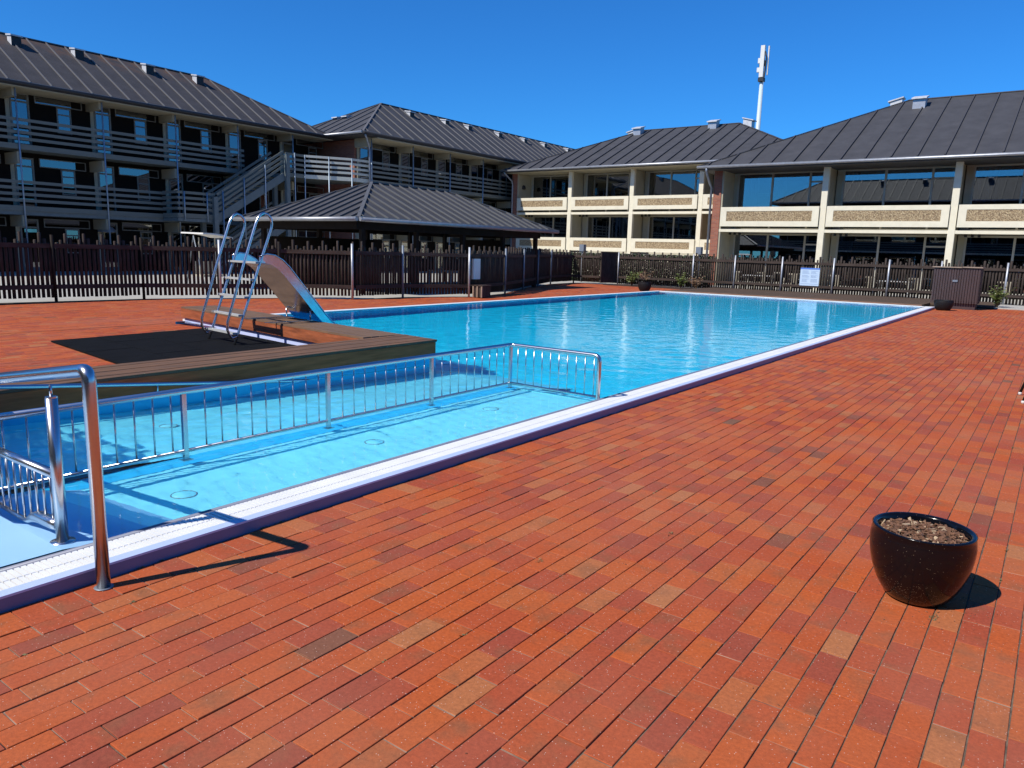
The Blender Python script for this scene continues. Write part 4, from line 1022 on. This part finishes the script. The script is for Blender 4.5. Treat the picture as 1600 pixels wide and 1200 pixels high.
mod = chute_o.modifiers.new('thick', 'SOLIDIFY'); mod.thickness = .004
m = MB(); m.use('stainless')
for u in (.06, WD - .06):
    m.tube([S(u, 1.46, .35), S(u, 1.46, .52)], .014, 8); m.bar(S(u, .60, .348), S(u, 1.5, .348), .03, .014)
m.build('support_leg', None, sl)

# ================================================================ RAILS IN AND BY THE WATER
def bend(pts, r=.08, n=5):
    out = [Vector(pts[0])]
    for i in range(1, len(pts) - 1):
        a, b, c_ = Vector(pts[i - 1]), Vector(pts[i]), Vector(pts[i + 1]); d0 = (a - b).normalized(); d1 = (c_ - b).normalized()
        p0 = b + d0 * r; p1 = b + d1 * r
        for k in range(n + 1):
            t = k / n; out.append(p0 * (1 - t) ** 2 + b * 2 * t * (1 - t) + p1 * t * t)
    out.append(Vector(pts[-1])); return out
XRL = -5.22
rl = thing('pool_railing', 'long low stainless baluster railing dividing the shallow water from the ramp', 'railing', (XRL, 4.5, -.05))
ZT, ZB = .545, .085
m = MB(); m.use('stainless').tube(bend([(XRL, -1.0, ZT), (XRL, 7.18, ZT), (-3.99, 7.14, ZT), (-3.99, 7.14, -.2)], .07), .025, 12); m.build('top_rail', None, rl)
m = MB(); m.use('stainless').tube([(XRL, 1.75, ZB), (XRL, 7.18, ZB), (-4.0, 7.14, ZB)], .015, 8); m.build('bottom_rail', None, rl)
for y in (3.02, 4.40, 5.78, 7.18):
    m = MB(); m.use('stainless').bar((XRL, y, -.05), (XRL, y, ZT), .036, .028, up=(1, 0, 0), off=-.014); m.bar((XRL - .04, y, -.05), (XRL + .04, y, -.05), .08, .012); m.build('post', None, rl)
y = 1.82
while y < 7.15:
    if min(abs(y - q) for q in (3.02, 4.40, 5.78)) > .05: MB().use('stainless').tube([(XRL, y, ZB), (XRL, y, ZT)], .0065, 6).build('baluster', None, rl)
    y += .1375
x = XRL + .11
while x < -4.05: MB().use('stainless').tube([(x, 7.18 - .04 * (x - XRL) / 1.23, ZB), (x, 7.18 - .04 * (x - XRL) / 1.23, ZT)], .0065, 6).build('baluster', None, rl); x += .1175

r2 = thing('ramp_railing', 'short stainless baluster railing across the head of the ramp at the left edge', 'railing', (-4.10, 1.66, .06))
PY = 1.66
m = MB(); m.use('stainless').tube([(-4.10, PY, .05), (-4.10, PY, .845)], .0295, 16); m.tube([(-4.10, PY, .845), (-4.10, PY, .915)], .008, 8)
m.lathe([(.0295, .844), (.0295, .852), (0, .853)], (-4.10, PY), 16, False); m.lathe([(0, .075), (.06, .075), (.06, .068), (.05, .06), (0, .06)], (-4.10, PY), 20); m.build('post', None, r2)
m = MB(); m.use('stainless').tube([(-4.13, PY, .432), (-5.22, PY + .02, .41)], .025, 12); m.build('top_rail', None, r2)
m = MB(); m.use('stainless').tube([(-4.12, PY, .155), (-4.20, PY, .15), (-4.36, PY, .145), (-4.44, PY, .125), (-4.52, PY, .088), (-4.62, PY, .082), (-5.22, PY + .02, .085)], [.03, .034, .034, .028, .016, .014, .014], 12); m.build('bottom_rail', None, r2)
x = -4.19
while x > -5.2: MB().use('stainless').tube([(x, PY, .10 if x < -4.45 else .16), (x, PY, .425)], .0072, 8).build('baluster', None, r2); x -= .092

r3 = thing('handrail', 'tall bent stainless handrail standing on the red paving at the pool kerb', 'handrail', (-3.545, 1.60, 0))
m = MB(); m.use('stainless').tube(bend([(-3.545, 1.60, 0), (-3.545, 1.60, 1.06), (-5.4, 1.66, .76), (-8.0, 1.70, .33)], .06, 7), .031, 16); m.build('tube', None, r3)
m = MB(); m.use('lamp_grey').lathe([(.036, .001), (.043, .001), (.043, .004), (.030, .005)], (-3.545, 1.60), 20); m.build('base_plate', None, r3)

r4 = thing('wall_handrail', 'slim stainless handrail on the pool wall sloping into the water beside the ramp', 'handrail', (-7.2, 5, -.1))
m = MB(); m.use('stainless').tube([(-7.20, -.5, .72), (-7.20, 2.5, .385), (-7.20, 4.7, .150), (-7.20, 8.0, -.19)], .020, 10); m.build('tube', None, r4)
for y in (3.9, 6.1):
    z = .385 - (y - 2.5) * .105; m = MB(); m.use('stainless').tube(bend([(-7.33, y, z - .09), (-7.2, y, z - .09), (-7.20, y, z)], .03, 3), .009, 8); m.build('bracket', None, r4)

# moss and weeds rooted in the joints
m = MB(); m.use('moss'); rn = random.Random(21)
for i in range(240):
    if i < 60: x, y = -3.635 + rn.uniform(-.004, .012), rn.uniform(1.2, 14)
    else: x, y = -3.407 + .115 * rn.randint(0, 50), rn.uniform(.6, 16)
    if rn.random() < .3: continue
    for k in range(rn.randint(3, 14)):
        p = Vector((x + rn.gauss(0, .003), y + rn.gauss(0, .018), -.004)); s_ = rn.uniform(.004, .011); e = Matrix.Rotation(rn.uniform(0, 6.28), 3, 'Z') @ Matrix.Rotation(rn.uniform(-.9, .9), 3, 'X')
        x_, y_ = e @ Vector((s_, 0, 0)), e @ Vector((0, s_ * .5, 0)); p.z += rn.uniform(.0, .008); m.add([p - x_, p - y_, p + x_, p + y_], [(0, 1, 2, 3)])
for (x, y) in ((-.30, 3.86), (-1.72, 4.05), (-2.1, 3.2), (-3.60, 4.9), (-.05, 7.7)):
    for k in range(26):
        p = Vector((x + rn.gauss(0, .008), y + rn.gauss(0, .02), rn.uniform(0, .008))); s_ = rn.uniform(.003, .008); e = Matrix.Rotation(rn.uniform(0, 6.28), 3, 'Z') @ Matrix.Rotation(rn.uniform(-1.2, 1.2), 3, 'X')
        x_, y_ = e @ Vector((s_, 0, 0)), e @ Vector((0, s_ * .4, 0)); m.add([p - x_, p - y_, p + x_, p + y_], [(0, 1, 2, 3)])
tag(m.build('weeds'), 'tiny weeds and moss growing in the joints of the red paving', 'weeds', kind='stuff')
# windblown bark crumbs and grit
m = MB(); m.use('bark')
for i in range(420):
    if i < 120: a = rn.uniform(0, 6.28); q = .16 + abs(rn.gauss(0, .10)); x, y = -.405 + q * math.cos(a), 4.06 + q * math.sin(a)
    else: x, y = rn.uniform(-3.5, 2.5), rn.uniform(.8, 9)
    s_ = rn.uniform(.0015, .005); p = Vector((x, y, .0015)); a = rn.uniform(0, 3.14); d = Vector((math.cos(a), math.sin(a), 0)) * s_; n_v = Vector((-d.y, d.x, 0)) * .4
    m.add([p - d - n_v, p + d - n_v, p + d + n_v, p - d + n_v, p + Vector((0, 0, s_ * .5))], [(0, 1, 4), (1, 2, 4), (2, 3, 4), (3, 0, 4)])
tag(m.build('bark_crumbs'), 'scattered crumbs of bark and grit lying on the red paving', 'crumbs', kind='stuff')

# ================================================================ GARDEN FURNITURE
def chair(label, c, rot, matn='beige_plastic', src=None):
    if src is None:
        t = thing('garden_chair', label, 'chair', (0, 0, 0), 'pale garden chairs behind the back fence')
        MB().use(matn).box(-.24, .24, -.22, .24, .40, .43).build('seat', None, t, loc=(0, 0, 0))
        m = MB(); m.use(matn)
        for k in range(5): m.box(-.22 + k * .1, -.18 + k * .1, .22, .25, .43, .90)
        m.box(-.26, .26, .215, .255, .86, .93); m.build('backrest', None, t, loc=(0, 0, 0))
        for sx in (-1, 1):
            for sy in (-1, 1):
                m = MB(); m.use(matn).tube([(sx * .25, sy * .22, 0), (sx * .22, sy * .20, .42)], .02, 6); m.build('leg', None, t, loc=(0, 0, 0))
            m = MB(); m.use(matn).tube([(sx * .26, .22, .65), (sx * .27, -.2, .63), (sx * .25, -.22, .42)], .018, 6); m.build('armrest', None, t, loc=(0, 0, 0))
    else: t = copy_tree(src); t['label'] = label
    t.location = (*c, 0.006); t.rotation_euler = (0, 0, rot); return t
spots = [((-13.6, 38.6), 2.9, 'pale garden chair behind the back fence, leftmost of the row'), ((-12.4, 38.3), 3.5, 'pale garden chair behind the fence, just right of the second grey post'),
         ((-11.9, 39.6), .4, 'pale garden chair facing away behind the fence, left of the notice sign'), ((-10.7, 38.2), 3.0, 'pale garden chair behind the fence, touching the left side of the notice sign'),
         ((-8.9, 38.4), 3.3, 'pale garden chair behind the fence, right of the notice sign'), ((-7.2, 38.2), 2.8, 'pale garden chair behind the fence between sign and cabinet'),
         ((-5.6, 38.5), 3.6, 'pale garden chair behind the fence, left of the timber cabinet'), ((-2.0, 38.3), 3.1, 'pale garden chair behind the fence, right of the timber cabinet')]
first = None
for c, r_, lab in spots:
    first_ = chair(lab, c, r_, src=first); first = first or first_
def table(label, c, src=None):
    if src is None:
        t = thing('garden_table', label, 'table', (0, 0, 0), 'white garden tables behind the fence')
        MB().use('white_plastic').box(-.7, .7, -.4, .4, .70, .735).build('table_top', None, t, loc=(0, 0, 0))
        for sx in (-1, 1):
            for sy in (-1, 1): MB().use('white_plastic').box(sx * .62 - .025, sx * .62 + .025, sy * .33 - .025, sy * .33 + .025, 0, .70).build('leg', None, t, loc=(0, 0, 0))
    else: t = copy_tree(src); t['label'] = label
    t.location = (*c, .006); return t
t0_ = table('white garden table behind the back fence left of the sign', (-12.9, 39.5))
table('white garden table behind the back fence left of the cabinet', (-6.4, 39.3), t0_)
table('white garden table behind the fence beneath the pavilion roof', (-21.4, 24.5), t0_)

sw = thing('garden_swing', 'garden swing seat with white arched canopy behind the fence left of the ladder', 'garden swing', (-25.0, 15.2, 0))
m = MB(); m.use('canopy_white'); n_ = 8
for k in range(n_):
    a0 = -.1 + 1.05 * k / n_; a1 = -.1 + 1.05 * (k + 1) / n_
    za = 1.93 - .14 * a0 * a0; zb = 1.93 - .14 * a1 * a1
    m.add([(-25.7, 15.2 + a0 * 1.1, za), (-24.3, 15.2 + a0 * 1.1, za - .02), (-24.3, 15.2 + a1 * 1.1, zb - .02), (-25.7, 15.2 + a1 * 1.1, zb),
           (-25.7, 15.2 + a0 * 1.1, za + .05), (-24.3, 15.2 + a0 * 1.1, za + .03), (-24.3, 15.2 + a1 * 1.1, zb + .03), (-25.7, 15.2 + a1 * 1.1, zb + .05)],
          [(0, 3, 2, 1), (4, 5, 6, 7), (0, 1, 5, 4), (1, 2, 6, 5), (2, 3, 7, 6), (3, 0, 4, 7)])
m.build('canopy', None, sw)
for y in (15.15, 16.2): MB().use('lamp_grey').tube([(-24.4, y, 0), (-25.0, y, 1.85), (-25.6, y, 0)], .025, 8).build('frame', None, sw)
MB().use('beige_plastic').box(-25.3, -24.7, 15.3, 16.05, .42, .5).box(-25.35, -25.25, 15.3, 16.05, .5, .95).box(-25.0, -24.97, 15.32, 15.35, .5, 1.8).box(-25.0, -24.97, 15.95, 15.98, .5, 1.8).build('seat', None, sw)

# chair whose two front feet show at the right edge of the picture
ch = thing('lounge_chair', 'dark metal chair with pale feet cut off by the right edge', 'chair', (0.1, 11.2, 0))
for (x, y) in ((-.275, 11.55), (-.215, 10.83), (.32, 11.65), (.38, 10.93)):
    dx = .10 if x < 0 else -.06
    m = MB(); m.use('plastic_black').tube([(x, y, .03), (x + dx, y, .42)], .016, 10); lg = m.build('leg', None, ch)
    m = MB(); m.use('white_plastic').lathe([(0, .001), (.02, .001), (.022, .03), (.017, .04)], (x, y), 12); m.build('foot_cap', None, lg)
MB().use('plastic_black').box(-.18, .36, 10.83, 11.6, .42, .45).build('seat', None, ch)
m = MB(); m.use('plastic_black').bar((.34, 10.85, .45), (.52, 10.85, .95), .03, .03); m.bar((.34, 11.58, .45), (.52, 11.58, .95), .03, .03); m.box(.44, .47, 10.86, 11.57, .62, .95); m.build('backrest', None, ch)

# drop prototypes that were only templates
for p in (p_door, p_win, p_cl, p_fin):
    for c_ in list(p.children): bpy.data.objects.remove(c_)
    bpy.data.objects.remove(p)
